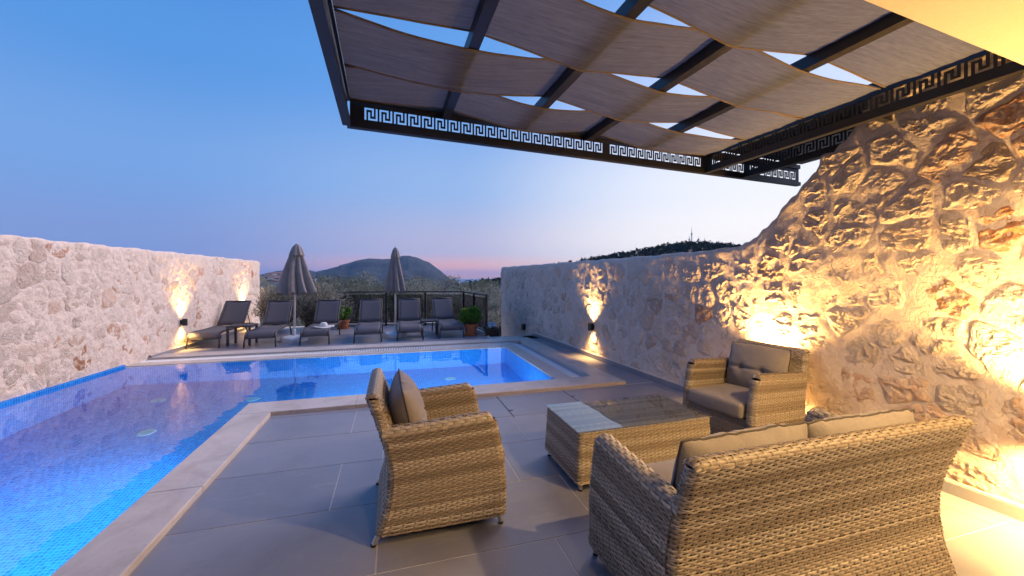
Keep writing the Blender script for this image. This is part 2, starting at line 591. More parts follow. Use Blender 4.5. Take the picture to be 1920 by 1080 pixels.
def build_far():
    me = fast_mesh('sea', [(-12000, -3000, -60), (12000, -3000, -60), (12000, 14000, -60), (-12000, 14000, -60)], [(0, 1, 2, 3)], smooth=False)
    tag(link('sea', me, M['sea']), kind='structure')
    # land falling from the terrace to the shore
    nu, nv = 120, 140
    az = np.linspace(R(-62), R(82), nu)
    d = 8.0 * (1500 / 8.0) ** np.linspace(0, 1, nv)
    A, D = np.meshgrid(az, d, indexing='ij')
    X, Y = D * np.sin(A), D * np.cos(A)
    Z = -2.3 - 0.045 * np.maximum(D - 14, 0) + 0.5 * fbm(np.stack([X * 0.05, Y * 0.05, X * 0], -1), 3)
    lh = np.exp(-((A - R(-19)) / R(6.5)) ** 2) * np.clip((D - 150) / 350, 0, 1) * 40      # village hill
    Z = np.maximum(Z + lh * np.exp(-((D - 620) / 300) ** 2), -61)
    tag(link('ground', fast_mesh('ground', np.stack([X, Y, Z], -1), grid_quads(nu, nv)), M['ground']), kind='structure')
    # the mountain across the bay: crest line traced, real distance and depth
    crest = [(470, 520), (500, 512), (527, 507), (550, 503.5), (572, 505), (592, 509), (610, 506), (635, 499), (667, 489), (692, 485), (717, 486), (735, 485),
             (755, 479.5), (767, 479), (785, 484), (805, 492), (825, 507), (840, 520), (850, 528), (858, 534)]
    px = np.linspace(470, 858, 150)
    py = np.interp(px, [c[0] for c in crest], [c[1] for c in crest])
    py = py + 0.5 * vnoise(np.stack([px * 0.15, px * 0, px * 0], -1), 4)
    rows = []
    nv = 40
    for a, b in zip(px, py):
        top = ray(a, b, 2600)
        hgt = top.z + 62
        dirv = Vector((top.x, top.y, 0)).normalized()
        for k in range(nv):
            t = k / (nv - 1)
            s = (t - 0.62)
            prof = 1 - abs(s / 0.62) ** 1.3 if s < 0 else 1 - (s / 0.38) ** 1.5
            off = s * 1500
            rows.append((top.x + dirv.x * off, top.y + dirv.y * off, -62 + hgt * max(prof, 0)))
    P = np.array(rows)
    sr = P.reshape(150, nv, 3)
    w = np.abs(np.linspace(0, 1, nv) - 0.62)
    sr[..., 2] += 22 * fbm(sr * np.array([0.004, 0.004, 0]), 9, 5, ridged=True) * np.clip(w * 5, 0, 1)[None, :] - 10 * np.clip(w * 5, 0, 1)[None, :]
    tag(link('mountain', fast_mesh('mountain', sr, grid_quads(150, nv)), M['mountain']), kind='structure')
    # wooded hill behind the right-hand wall
    hp = [(860, 535), (960, 520), (1040, 500), (1100, 488), (1180, 475), (1240, 464), (1285, 458), (1330, 458), (1390, 463), (1460, 470), (1600, 480), (1800, 500)]
    px = np.linspace(860, 1800, 120)
    py = np.interp(px, [c[0] for c in hp], [c[1] for c in hp]) + 2.5
    rows = []
    nv = 24
    hill_pts = []
    for a, b in zip(px, py):
        T = 380 + 20 * math.sin(a * 0.013)
        top = ray(a, b, T)
        dirv = Vector((top.x, top.y, 0)).normalized()
        for k in range(nv):
            t = k / (nv - 1)
            s = t - 0.6
            prof = 1 - abs(s / 0.6) ** 1.6 if s < 0 else 1 - (s / 0.4) ** 1.6
            off = s * 360
            z = -25 + (top.z + 25) * max(prof, 0)
            rows.append((top.x + dirv.x * off, top.y + dirv.y * off, z))
            if 0.30 < t <= 0.62: hill_pts.append(rows[-1])
    tag(link('hill', fast_mesh('hill', np.array(rows), grid_quads(120, nv)), M['ground']), kind='structure')
    # its scrub and trees: one mass
    hp_ = np.array(hill_pts)
    sel = hp_[RNG.integers(0, len(hp_), 2600)] + RNG.normal(0, 3.0, (2600, 3)) * np.array([1, 1, 0.1])
    mb_v, mb_t, tone = [], [], []
    n = 0
    for p in sel:
        rad = RNG.uniform(1.2, 2.6)
        k = 16
        c = RNG.normal(0, 1, (k, 3)); c /= np.linalg.norm(c, axis=1)[:, None]
        c = p + c * rad * RNG.uniform(0.4, 1.0, (k, 1)) * np.array([1, 1, 0.95]) + np.array([0, 0, rad * 0.6])
        a = RNG.normal(0, rad * 0.42, (k, 3, 3))
        mb_v.append((c[:, None, :] + a).reshape(-1, 3))
        mb_t.append(np.arange(k * 3).reshape(-1, 3) + n)
        tone.append(np.repeat(RNG.uniform(0, 1, k), 3))
        n += k * 3
    me = fast_mesh('hill_woodland', np.concatenate(mb_v), tris=np.concatenate(mb_t), smooth=False)
    at_ = me.attributes.new('tone', 'FLOAT', 'POINT'); at_.data.foreach_set('value', np.concatenate(tone))
    tag(link('hill_woodland', me, M['hill_leaf']), 'dark scrub and pines covering the hill behind the right wall', 'woodland', kind='stuff')
    # masts on the hilltop
    for px_, top_, base_, w_, lab in [(1297, 425, 460, 0.7, 'tallest lattice antenna mast on the wooded hilltop'), (1292.5, 442, 460, 0.5, 'short mast just left of the tallest hilltop mast'),
                                      (1310, 443, 460, 0.5, 'short mast with antennas just right of the tallest hilltop mast'), (1321, 445, 459, 0.25, 'thin pole mast, rightmost on the hilltop')]:
        b, t = ray(px_, base_ + 4, 392), ray(px_, top_, 392)
        e = tag(empty('antenna_mast', b), lab, 'antenna mast', 'masts on the hilltop')
        h = t.z - b.z
        mb = MB()
        for sx, sy in ((1, 0), (-0.5, 0.87), (-0.5, -0.87)):
            mb.tube([(sx * w_, sy * w_, 0), (sx * w_ * 0.35, sy * w_ * 0.35, h * 0.72)], 0.2, 5)
        for k in range(1, 9):
            z = h * 0.72 * k / 9; ww = w_ * (1 - 0.65 * k / 9)
            pts = [(ww, 0, z), (-0.5 * ww, 0.87 * ww, z), (-0.5 * ww, -0.87 * ww, z), (ww, 0, z)]
            mb.tube(pts, 0.1, 4)
        mb.build('lattice', M['steel'], e)
        MB().tube([(0, 0, h * 0.7), (0, 0, h)], [0.28, 0.15], 5).build('spike', M['steel'], e)
        if w_ > 0.3:
            for k in range(3):
                a = k * 2.1
                MB().box(math.cos(a) * 0.6 - 0.2, math.cos(a) * 0.6 + 0.2, math.sin(a) * 0.6 - 0.2, math.sin(a) * 0.6 + 0.2, h * 0.6, h * 0.6 + 1.8).build('antenna_panel', M['far_white'], e)
    # white houses of the village far left
    k = 0
    words = ['left of the closed umbrella, topmost', 'beside the left wall end', 'lowest on the far slope', 'in the middle of the far village', 'nearest the closed umbrella', 'highest on the village slope', 'farthest left', 'with the widest front', 'narrow one', 'half hidden by olive branches', 'on the right slope', 'smallest one']
    for px_, py_, t_, w_, h_ in [(503, 519, 470, 9, 5), (508, 524, 440, 8, 5), (514, 517, 520, 10, 6), (519, 522, 470, 9, 5), (523, 515, 560, 8, 5), (526, 526, 430, 9, 5), (530, 519, 520, 11, 6), (535, 525, 450, 7, 5), (512, 529, 410, 8, 4.5), (521, 531, 400, 9, 4.5), (585, 526, 430, 8, 5), (590, 532, 400, 7, 4)]:
        b = ray(px_, py_, t_)
        e = tag(empty('village_house', (b.x, b.y, b.z - 3), 0.3 + 0.13 * k), 'tiny white house of the far village, ' + words[k], 'house', 'village houses')
        MB().box(-w_ / 2, w_ / 2, -4, 4, -4, h_).build('wall', M['far_white'], e)
        mbr = MB(); mbr.add([(-w_ / 2 - .4, -4.4, h_), (w_ / 2 + .4, -4.4, h_), (w_ / 2 + .4, 4.4, h_), (-w_ / 2 - .4, 4.4, h_), (-w_ / 2 + 1, 0, h_ + 1.5), (w_ / 2 - 1, 0, h_ + 1.5)],
                            [(0, 1, 5, 4), (2, 3, 4, 5), (0, 3, 2, 1)], [(1, 2, 5), (3, 0, 4)])
        mbr.build('roof', M['far_roof'], e)
        for i in (-1, 0, 1):
            MB().box(i * w_ * 0.3 - 0.6, i * w_ * 0.3 + 0.6, -4.08, -3.9, 1.5, 3.0).build('window', M['far_window'], e)
        k += 1


build_far()

# ------------------------------------------------------------------ terrace floors, pool
TILE_L, TILE_W, GAP = 1.29, 0.66, 0.008


def tile_rect(parent, x0, x1, y0, y1, z=0.0, th=0.012):
    if x1 - x0 < 0.03 or y1 - y0 < 0.03: return
    g = GAP / 2
    MB().box(x0 + g, x1 - g, y0 + g, y1 - g, z - th, z).build('tile', M['tile'], parent)


def floor_tiles(parent, x0, x1, y0, y1, oy, ox=(-0.40, -0.09)):
    k0 = math.floor((y0 - oy) / TILE_W)
    k1 = math.ceil((y1 - oy) / TILE_W)
    for k in range(k0, k1):
        a, b = max(y0, oy + k * TILE_W), min(y1, oy + (k + 1) * TILE_W)
        sx = ox[(k + 1) % 2]
        i0 = math.floor((x0 - sx) / TILE_L)
        i1 = math.ceil((x1 - sx) / TILE_L)
        for i in range(i0, i1):
            tile_rect(parent, max(x0, sx + i * TILE_L), min(x1, sx + (i + 1) * TILE_L), a, b)


# pool: water edges in plan
PX0, PX1, PXC = -4.45, 2.27, -1.61      # left wall, right edge, edge of the near leg
PY0, PYN, PYF = -1.5, 5.25, 8.12        # near end (behind camera), near edge of the far leg, far edge
DEPTH = -1.45
WL = 0.012                               # water level

# lounge terrace: slab of grout with the tiles on it
mb = MB().box(-1.33, 3.83, -3.2, 4.86, -0.35, -0.0025)
terrace = tag(mb.build('lounge_terrace', M['grout']), kind='structure')
floor_tiles(terrace, -1.28, 3.70, 0.13, 4.84, 2.11)
mb = MB().box(3.10, 3.75, 4.862, 9.62, -0.35, -0.0025)
side_path = tag(mb.build('side_path', M['grout']), kind='structure')
floor_tiles(side_path, 3.12, 3.58, 4.865, 9.6, 2.11)
mb = MB().box(-4.5, 2.34, 9.14, 13.5, -2.6, -0.0025)
sun_deck = tag(mb.build('sun_deck', M['grout']), kind='structure')
floor_tiles(sun_deck, -4.28, 2.22, 9.15, 12.95, 9.15, (-0.2, 0.45))
mb = MB().box(2.345, 3.62, 9.14, 9.70, -2.6, 0.0)
tag(mb.build('ledge', M['travertine']), kind='structure')

# covers with lifting slots in the tiles beside the coping
for sx, y0, y1, nm in ((1.235, 4.05, 4.80, 'near the small armchair'), (2.135, 4.33, 4.80, 'behind the coffee table')):
    mb = MB().box(sx - 0.006, sx + 0.006, y0, y1, -0.001, 0.0015)
    mb.box(sx - 0.006, sx + 0.05, y0 + 0.22 - 0.012, y0 + 0.22 + 0.012, -0.001, 0.0025)
    mb.build('access_slot', M['black'], terrace)
MB().lathe([(0.0001, 0.003), (0.03, 0.003), (0.032, 0)], 14, (2.75, 4.28, 0)).build('floor_valve', M['black'], terrace)

# pool shell (mosaic), one inward-facing L-shaped basin
def pool_shell():
    L = [(PX0, PY0), (PXC, PY0), (PXC, PYN), (PX1, PYN), (PX1, PYF), (PX0, PYF)]
    v, q = [], []
    top = 0.008
    for (x, y) in L: v += [(x, y, DEPTH), (x, y, top)]
    n = len(L)
    for k in range(n):
        a, b = k * 2, ((k + 1) % n) * 2
        q.append((a, a + 1, b + 1, b))
    b0 = len(v)
    v += [(PX0, PY0, DEPTH), (PXC, PY0, DEPTH), (PXC, PYN, DEPTH), (PX0, PYN, DEPTH), (PX1, PYN, DEPTH), (PX1, PYF, DEPTH), (PX0, PYF, DEPTH)]
    q += [(b0, b0 + 1, b0 + 2, b0 + 3)]
    me = fast_mesh('pool_basin', v, q + [(b0 + 3, b0 + 4, b0 + 5, b0 + 6)], smooth=False)
    o = link('pool_basin', me, M['mosaic'])
    return tag(o, kind='structure')


pool = pool_shell()
# mosaic upstand along the left wall
v = [(lwall_x(y) + ox, y, z) for y in (PY0, 8.11) for ox in (-0.05, 0.035) for z in (DEPTH, 0.05)]
link('mosaic_upstand', fast_mesh('mosaic_upstand', v, [(0, 1, 3, 2), (4, 6, 7, 5), (0, 4, 5, 1), (2, 3, 7, 6), (0, 2, 6, 4), (1, 5, 7, 3)], smooth=False), M['mosaic'], pool)
# water sheet (with sides and a floor just above the basin so that it is one closed body)
def water():
    e = 0.003
    L = [(PX0 + e, PY0 + e), (PXC - e, PY0 + e), (PXC - e, PYN + e), (PX1 - e, PYN + e), (PX1 - e, PYF - e), (PX0 + e, PYF - e)]
    bm = bmesh.new()
    tops = [bm.verts.new((x, y, WL)) for x, y in L]
    f = bm.faces.new(tops)
    if f.normal.z < 0: f.normal_flip()
    me = bpy.data.meshes.new('water')
    bm.to_mesh(me)
    bm.free()
    o = link('water', me, M['water'])
    tag(o, kind='structure')


water()
M['inlet'] = simple('pale_inlet_plastic', (0.16, 0.42, 0.60), 0.5)
# white return inlets in the pool floor
for k, (x, y) in enumerate([(-2.95, 3.35), (-2.95, 6.0), (-2.1, 7.0), (-1.35, 6.55), (-0.1, 6.75), (1.0, 7.35), (-3.4, 7.2)]):
    MB().lathe([(0.0001, 0.014), (0.085, 0.014), (0.10, 0.004), (0.10, 0)], 20, (x, y, DEPTH)).build('floor_inlet', M['inlet'], pool)
# underwater lamps in the walls under the near copings
M['pool_lamp'] = emit('pool_lamp_lens', (0.75, 0.92, 1.0), 6.0)
def pool_lamp(loc, ang, power):
    e = empty('pool_lamp_fitting', loc, ang)
    e.parent = pool
    mb = MB(); mb.lathe([(0.0001, 0), (0.11, 0), (0.13, -0.012), (0.13, -0.02)], 20)
    o = mb.build('lamp_lens', M['pool_lamp'], e)
    o.rotation_euler = (0, R(90), 0)
    ld = bpy.data.lights.new('pool_lamp', 'AREA')
    ld.shape = 'DISK'; ld.size = 0.24; ld.energy = power; ld.color = (0.78, 0.93, 1.0); ld.spread = R(170)
    lo = bpy.data.objects.new('pool_lamp', ld); COL.objects.link(lo); lo.parent = e
    lo.location = (0.03, 0, 0); lo.rotation_euler = (0, R(-90), 0)
for y, pw in ((0.3, 75), (2.2, 85), (4.1, 110)): pool_lamp((PXC - 0.02, y, -0.65), R(180), pw)
for x in (-0.6, 1.1): pool_lamp((x, PYN + 0.02, -0.65), R(90), 62)

# copings: slabs laid end to end
def slab_run(name, pts, z0, z1, seg, mat, axis, label=None):
    x0, x1, y0, y1 = pts
    root = MB().box(x0 + 0.006, x1 - 0.006, y0 + 0.006, y1 - 0.006, z0 - 0.25, z1 - 0.01).build(name, M['grout'])
    tag(root, kind='structure')
    L = (x1 - x0) if axis == 0 else (y1 - y0)
    n = max(1, round(L / seg))
    for k in range(n):
        a, b = k / n, (k + 1) / n
        g = 0.0006
        if axis == 0: bx = (x0 + L * a + g, x0 + L * b - g, y0, y1)
        else: bx = (x0, x1, y0 + L * a + g, y0 + L * b - g)
        MB().box(*bx, z0, z1).build('coping_slab', mat, root, bevel=0.007)
    return root


CT = 0.042
slab_run('pool_coping_side', (PXC - 0.004, -1.28, -1.5, PYN - 0.402), -0.03, CT, 1.6, M['travertine'], 1)
slab_run('pool_coping_near', (PXC - 0.004, 3.12, PYN - 0.40, PYN + 0.006), -0.03, CT, 1.2, M['travertine'], 0)
slab_run('pool_coping_right', (2.80, 3.12, PYN + 0.010, 8.70), -0.03, CT, 1.2, M['travertine'], 1)
slab_run('pool_coping_far', (-4.30, 3.12, 8.72, 9.13), -0.03, CT, 1.2, M['travertine'], 0)
# wet overflow ledges at water level
slab_run('overflow_ledge_right', (PX1 - 0.004, 2.52, PYN + 0.010, 8.40), -0.06, WL + 0.008, 1.2, M['travertine'], 1)
slab_run('overflow_ledge_far', (-4.34, PX1 - 0.008, PYF - 0.004, 8.40), -0.06, WL + 0.008, 1.2, M['travertine'], 0)
# gutter floors and the grating
M['gutter'] = simple('pale_blue_gutter', (0.45, 0.47, 0.58), 0.4)
g = MB().box(2.524, 2.796, PYN + 0.01, 8.698, -0.2, -0.035).build('gutter_right', M['gutter']); tag(g, kind='structure')
mb = MB()
mb.add([(2.53, PYN + 0.012, 0.010), (2.73, PYN + 0.012, -0.028), (2.73, 8.66, -0.028), (2.53, 8.66, 0.010)], [(0, 1, 2, 3)])
mb.build('gutter_slope', M['white_plastic'], g)
g = MB().box(-4.34, 2.522, 8.404, 8.716, -0.2, -0.045).build('gutter_far', M['gutter']); tag(g, kind='structure')
grt = empty('overflow_grating', (-1, 8.56, 0))
tag(grt, 'white slatted overflow grating along the far pool edge', 'grating')
mb = MB()
x = -4.30
while x < 2.5:
    mb.box(x + 1, x + 1.026, -0.135, 0.135, -0.03, 0.006)
    x += 0.05
sl = mb.build('slat_row', M['white_plastic'], grt); sl['kind'] = 'stuff'
mb = MB().box(-3.32, 3.51, -0.145, -0.13, -0.03, 0.009).box(-3.32, 3.51, 0.13, 0.145, -0.03, 0.009)
mb.build('edge_rail', M['white_plastic'], grt)

# ------------------------------------------------------------------ stone walls
def wall_map(kind):
    """returns P(s, h, off) for wall surfaces; s runs along y"""
    if kind == 'right':
        d = Vector((-0.0345, 1, 0)).normalized()
        nrm = np.array([-d.y, d.x, 0])
        f = lambda s: wall_x(s)
    else:
        d = Vector((0.045, 1, 0)).normalized()
        nrm = np.array([d.y, -d.x, 0])
        f = lambda s: lwall_x(s)

    def P(s, h, off):
        s, h, off = np.broadcast_arrays(np.asarray(s, float), np.asarray(h, float), np.asarray(off, float))
        return np.stack([f(s) + nrm[0] * off, s + nrm[1] * off, h], -1)
    return P


def clip_poly(poly, mx, my, nx, ny):
    out = []
    for i in range(len(poly)):
        a, b = poly[i], poly[(i + 1) % len(poly)]
        da = (a[0] - mx) * nx + (a[1] - my) * ny
        db = (b[0] - mx) * nx + (b[1] - my) * ny
        if da <= 0: out.append(a)
        if da * db < 0:
            t = da / (da - db)
            out.append((a[0] + (b[0] - a[0]) * t, a[1] + (b[1] - a[1]) * t))
    return out


STONE_COL = [((0.62, 0.545, 0.48), 45), ((0.68, 0.61, 0.55), 40), ((0.58, 0.48, 0.42), 14), ((0.48, 0.41, 0.34), 5), ((0.54, 0.34, 0.24), 5), ((0.42, 0.22, 0.13), 1), ((0.62, 0.47, 0.38), 10)]
_sc = [c for c, n in STONE_COL for _ in range(n)]


def stone_wall(name, label, kind, s0, s1, top, cell, seed, thick, hi_until=0.0, ds=0.03, bot=0.0, proud=1.0):
    rnd = random.Random(seed)
    P = wall_map(kind)
    # mortar body
    ns, nh = int((s1 - s0) / ds) + 1, int(2.2 / ds)
    s = np.linspace(s0, s1, ns)
    tp = np.array([top(v) for v in s])
    S = np.repeat(s[:, None], nh, 1)
    T = np.linspace(0, 1, nh)[None, :]
    Hh = bot + (tp[:, None] - bot) * T
    q3 = np.stack([S, Hh, S * 0], -1)
    off = 0.008 * fbm(q3 * 2.6, seed, 3) + (0.0045 if hi_until else 0.0065) * fbm(q3 * 9, seed + 5, 5, 0.62) + 0.005 * np.clip((S - hi_until) / 1.5, 0, 1) * fbm(q3 * 12, seed + 8, 4, 0.6)
    edge = np.clip((1 - T) * 2.2 / 0.06, 0, 1)
    off = off - (1 - np.sqrt(edge)) * 0.02
    V = P(S, Hh, off)
    back = P(S, Hh, -thick)
    v = np.concatenate([V.reshape(-1, 3), back.reshape(-1, 3)])
    N = ns * nh
    q = [grid_quads(ns, nh)]
    i = np.arange(ns - 1)
    q.append(np.stack([i * nh + nh - 1, (i + 1) * nh + nh - 1, N + (i + 1) * nh + nh - 1, N + i * nh + nh - 1], -1))       # top
    q.append(grid_quads(ns, nh, N)[:, ::-1])
    j = np.arange(nh - 1)
    for e in (0, (ns - 1) * nh):
        q.append(np.stack([e + j, e + j + 1, N + e + j + 1, N + e + j], -1))
    me = fast_mesh('mortar', v, np.concatenate(q))
    root = empty(name, tuple(P(s0, bot, 0.0)))
    tag(root, label, 'wall')
    org = np.array(root.location)
    me.vertices.foreach_set('co', (v - org).astype(np.float32).ravel())
    me.update()
    link('mortar', me, M['mortar'], root)
    # stones
    pts = []
    r = 0
    h = bot + cell * 0.45
    hmax = max(tp)
    while h < hmax:
        c0 = s0 + cell * (0.5 if r % 2 else 0.0) + rnd.uniform(-.1, .1)
        sx = c0
        while sx < s1:
            pts.append((sx + rnd.uniform(-.34, .34) * cell, h + rnd.uniform(-.32, .32) * cell))
            sx += cell * rnd.uniform(0.9, 1.28)
        h += cell * 0.84
        r += 1
    pa = np.array(pts)
    count = 0
    for k, (cx, ch) in enumerate(pts):
        if cx < s0 + 0.09 or cx > s1 - 0.09: continue
        lim = top(cx) - 0.085
        if ch > lim or ch < bot + 0.06: continue
        d = np.hypot(pa[:, 0] - cx, pa[:, 1] - ch)
        poly = [(cx - cell, ch - cell), (cx + cell, ch - cell), (cx + cell, ch + cell), (cx - cell, ch + cell)]
        for j in np.argsort(d)[1:14]:
            mx, my = (pa[j, 0] + cx) / 2, (pa[j, 1] + ch) / 2
            dx, dy = pa[j, 0] - cx, pa[j, 1] - ch
            l = math.hypot(dx, dy)
            gap = rnd.uniform(0.002, 0.022)
            poly = clip_poly(poly, mx - dx / l * gap, my - dy / l * gap, dx, dy)
        poly = clip_poly(poly, 0, lim + 0.055, 0, 1) if poly else poly
        poly = clip_poly(poly, 0, bot + 0.025, 0, -1) if poly else poly
        if len(poly) < 3: continue
        near = cx < hi_until
        nt, nr = (64, 20) if near else (24, 7)
        th = np.linspace(0, 2 * math.pi, nt, endpoint=False)
        rad = np.full(nt, 9.0)
        for i in range(len(poly)):
            (ax, ay), (bx, by) = poly[i], poly[(i + 1) % len(poly)]
            ex, ey = bx - ax, by - ay
            den = np.cos(th) * ey - np.sin(th) * ex
            with np.errstate(divide='ignore', invalid='ignore'):
                t = ((ax - cx) * ey - (ay - ch) * ex) / den
            ok = (t > 1e-4)
            rad = np.where(ok, np.minimum(rad, t), rad)
        rad = np.minimum(rad, cell * 0.85)
        for _ in range(2 if near else 1): rad = (np.roll(rad, 1) + 2 * rad + np.roll(rad, -1)) / 4
        rad = rad * (1.0 + 0.14 * vnoise(np.stack([np.cos(th) * 2 + k, np.sin(th) * 2, th * 0], -1), seed + 3))
        rho = np.linspace(1.0, 0.0, nr + 1)[:-1]
        SS = cx + rad[:, None] * rho[None, :] * np.cos(th)[:, None]
        HH = ch + rad[:, None] * rho[None, :] * np.sin(th)[:, None]
        hgt = rnd.uniform(0.002, 0.022) * proud if not near else rnd.uniform(0.001, 0.008)
        dome = -0.007 + (hgt + 0.007) * (1 - rho ** 6)[None, :] ** 0.7
        q3 = np.stack([SS, HH, SS * 0 + k * 3.7], -1)
        mask = np.clip((1 - rho) * 4, 0, 1)[None, :]
        tilt = rnd.uniform(-.035, .035) * (SS - cx) + rnd.uniform(-.035, .035) * (HH - ch)
        warp = q3 + 0.03 * np.stack([fbm(q3 * 9, seed + 40, 2), fbm(q3 * 9, seed + 41, 2), q3[..., 2] * 0], -1)
        crag = (0.0085 if near else 0.007) * fbm(warp * np.array([8, 13, 1]), seed + 11, 5, 0.62, ridged=True) + 0.0042 * fbm(warp * 31, seed + 12, 3, 0.6)
        offs = dome + mask * (tilt + crag * (1.0 if near else 0.8 * proud) - 0.006)
        V = P(SS, HH, offs).reshape(-1, 3)
        cen = P(cx, ch, float(offs[:, -1].mean()))
        org2 = P(cx, ch, 0.0)
        v = np.concatenate([V, cen[None, :]]) - org2
        qd = grid_quads(nt, nr, wrap=True)
        last = np.arange(nt) * nr + nr - 1
        tr = np.stack([last, np.roll(last, -1), np.full(nt, nt * nr)], -1)
        if kind == 'left': qd, tr = qd[:, ::-1], tr[:, ::-1]
        o = link('stone', fast_mesh('stone', v, qd[:, ::-1], tr[:, ::-1], smooth=not near), M['stone'], root)
        o.location = org2 - org
        base = rnd.choice(_sc)
        f = rnd.uniform(0.88, 1.1)
        o.color = (base[0] * f * 1.02, base[1] * f * 0.96, base[2] * f * 0.91, 1)
        count += 1
    print(name, 'stones', count)
    return root


def top_right(y):
    base = np.interp(y, [0.0, 2.11, 2.38, 2.64, 2.81, 3.17, 3.45, 3.6, 5.2, 12.6], [3.6, 3.22, 2.76, 2.52, 2.36, 2.02, 1.85, 1.835, 1.82, 1.83])
    w = 0.008 * math.sin(y * 9.1) + 0.010 * math.sin(y * 27.7 + 1) + 0.008 * math.sin(y * 61.0) if y < 3.5 else 0.006 * math.sin(y * 7.3) + 0.004 * math.sin(y * 19)
    return float(base) + w


def top_left(y):
    return 2.0 + 0.008 * math.sin(y * 6.1) + 0.006 * math.sin(y * 17.3)


rw = stone_wall('rubble_stone_wall', 'rough cream rubble stone wall rising to the pergola on the right', 'right', -0.2, 12.5, top_right, 0.29, 21, 0.35, 4.9, 0.020, -0.02)
lw = stone_wall('rubble_stone_wall', 'pale rubble stone garden wall standing along the left edge of the pool', 'left', 3.6, 14.1, top_left, 0.30, 33, 0.35, 0.0, 0.022, -0.05, 0.42)


def skirting(parent, kind, s0, s1, hgt=0.078):
    P = wall_map(kind)
    org = np.array(parent.location)
    n = round((s1 - s0) / 1.2)
    for k in range(n):
        a, b = s0 + (s1 - s0) * k / n + 0.0015, s0 + (s1 - s0) * (k + 1) / n - 0.0015
        v = [P(s, h, o_) - org for s in (a, b) for o_ in (-0.02, 0.055) for h in (-0.02, hgt)]
        link('skirting_tile', fast_mesh('skirting_tile', v, [(0, 1, 3, 2), (4, 6, 7, 5), (0, 4, 5, 1), (2, 3, 7, 6), (0, 2, 6, 4), (1, 5, 7, 3)], smooth=False), M['tile'], parent)
    v = [P(s, h, o_) - org for s in (s0, s1) for o_ in (-0.02, 0.048) for h in (hgt, hgt + 0.010)]
    link('mortar_ledge', fast_mesh('mortar_ledge', v, [(0, 1, 3, 2), (4, 6, 7, 5), (0, 4, 5, 1), (2, 3, 7, 6), (0, 2, 6, 4), (1, 5, 7, 3)], smooth=False), M['mortar'], parent)


def footing(parent, kind, s0, s1, z0, z1, thick=0.35):
    P = wall_map(kind)
    org = np.array(parent.location)
    n = 60
    s = np.linspace(s0, s1, n)
    V = np.stack([P(s, z0, 0.0), P(s, z1, 0.0), P(s, z1, -thick), P(s, z0, -thick)], 1) - org
    q = [(a * 4 + b, (a + 1) * 4 + b, (a + 1) * 4 + (b + 1) % 4, a * 4 + (b + 1) % 4) for a in range(n - 1) for b in range(4)] + [(0, 1, 2, 3), ((n - 1) * 4 + 3, (n - 1) * 4 + 2, (n - 1) * 4 + 1, (n - 1) * 4)]
    link('footing', fast_mesh('footing', V, q, smooth=False), M['mortar'], parent)


footing(rw, 'right', 9.72, 12.497, -3.4, -0.021)
footing(lw, 'left', 13.52, 14.097, -3.4, -0.051)
skirting(rw, 'right', -0.2, 9.6)
skirting(lw, 'left', 8.74, 14.0)

# ------------------------------------------------------------------ wall lamps: up-and-down cylinders
def spot(parent, loc, down, power, size, blend=0.6, name='lamp_light', col=WARM, tilt=0.0):
    ld = bpy.data.lights.new(name, 'SPOT')
    ld.energy = power; ld.color = col; ld.spot_size = R(size); ld.spot_blend = blend; ld.shadow_soft_size = 0.05
    lo = bpy.data.objects.new(name, ld); COL.objects.link(lo); lo.parent = parent
    lo.location = loc
    lo.rotation_euler = (0, (0 if down else R(180)) + tilt, 0)
    return lo


def sconce(kind, s, z, label, up, dn, size, of=0.095, tw=10, bl=0.6):
    P = wall_map(kind)
    b = P(s, z, 0.0)
    sg = -1 if kind == 'right' else 1
    e = tag(empty('wall_lamp', tuple(b)), label, 'wall lamp', 'up and down wall lamps')
    mb = MB(); mb.lathe([(0.036, -0.062), (0.044, -0.07), (0.044, 0.07), (0.036, 0.062)], 20, (sg * of, 0, 0))
    mb.build('lamp_body', M['black'], e, smooth=False)
    MB().box(min(0, sg * (of - 0.04)), max(0, sg * (of - 0.04)), -0.03, 0.03, -0.045, 0.045).build('wall_bracket', M['black'], e)
    for zz in (0.055, -0.055):
        MB().lathe([(0.0001, zz), (0.036, zz)], 20, (sg * of, 0, 0)).build('lamp_lens', M['lamp_glow'], e)
    spot(e, (sg * of, 0, 0.075), False, up, size, bl, tilt=R(tw) * -sg)
    spot(e, (sg * of, 0, -0.075), True, dn, size, bl, tilt=R(tw) * sg)
    return e


sconce('right', 6.62, 0.58, 'black cylinder wall lamp on the low right wall beside the pool', 230, 80, 112, 0.074, 2, 1.0)
sconce('right', 3.05, 0.58, 'black wall lamp hidden behind the armchair against the stone wall', 450, 240, 150, 0.09, -12)
sconce('right', 1.18, 0.62, 'black wall lamp on the tall stone wall beside the sofa', 440, 260, 150, 0.17, 6)
sconce('left', 9.78, 0.57, 'black cylinder wall lamp on the left wall near the first lounger', 230, 80, 112, 0.074, 2, 1.0)
sconce('left', 12.8, 0.60, 'black cylinder wall lamp at the far end of the left wall', 230, 80, 112, 0.074, 2, 1.0)
# small black box at the foot of the right wall
P = wall_map('right')
b = P(10.3, 0.0, 0.0)
e = tag(empty('outlet_box', (b[0], b[1], 0)), 'small black outlet box low on the right wall near its far end', 'outlet box')
MB().box(-0.07, 0.03, -0.09, 0.09, 0.06, 0.22).build('box_body', M['black'], e, bevel=0.01)
MB().box(-0.085, -0.071, -0.07, 0.07, 0.08, 0.2).build('box_lid', M['black'], e, bevel=0.004)

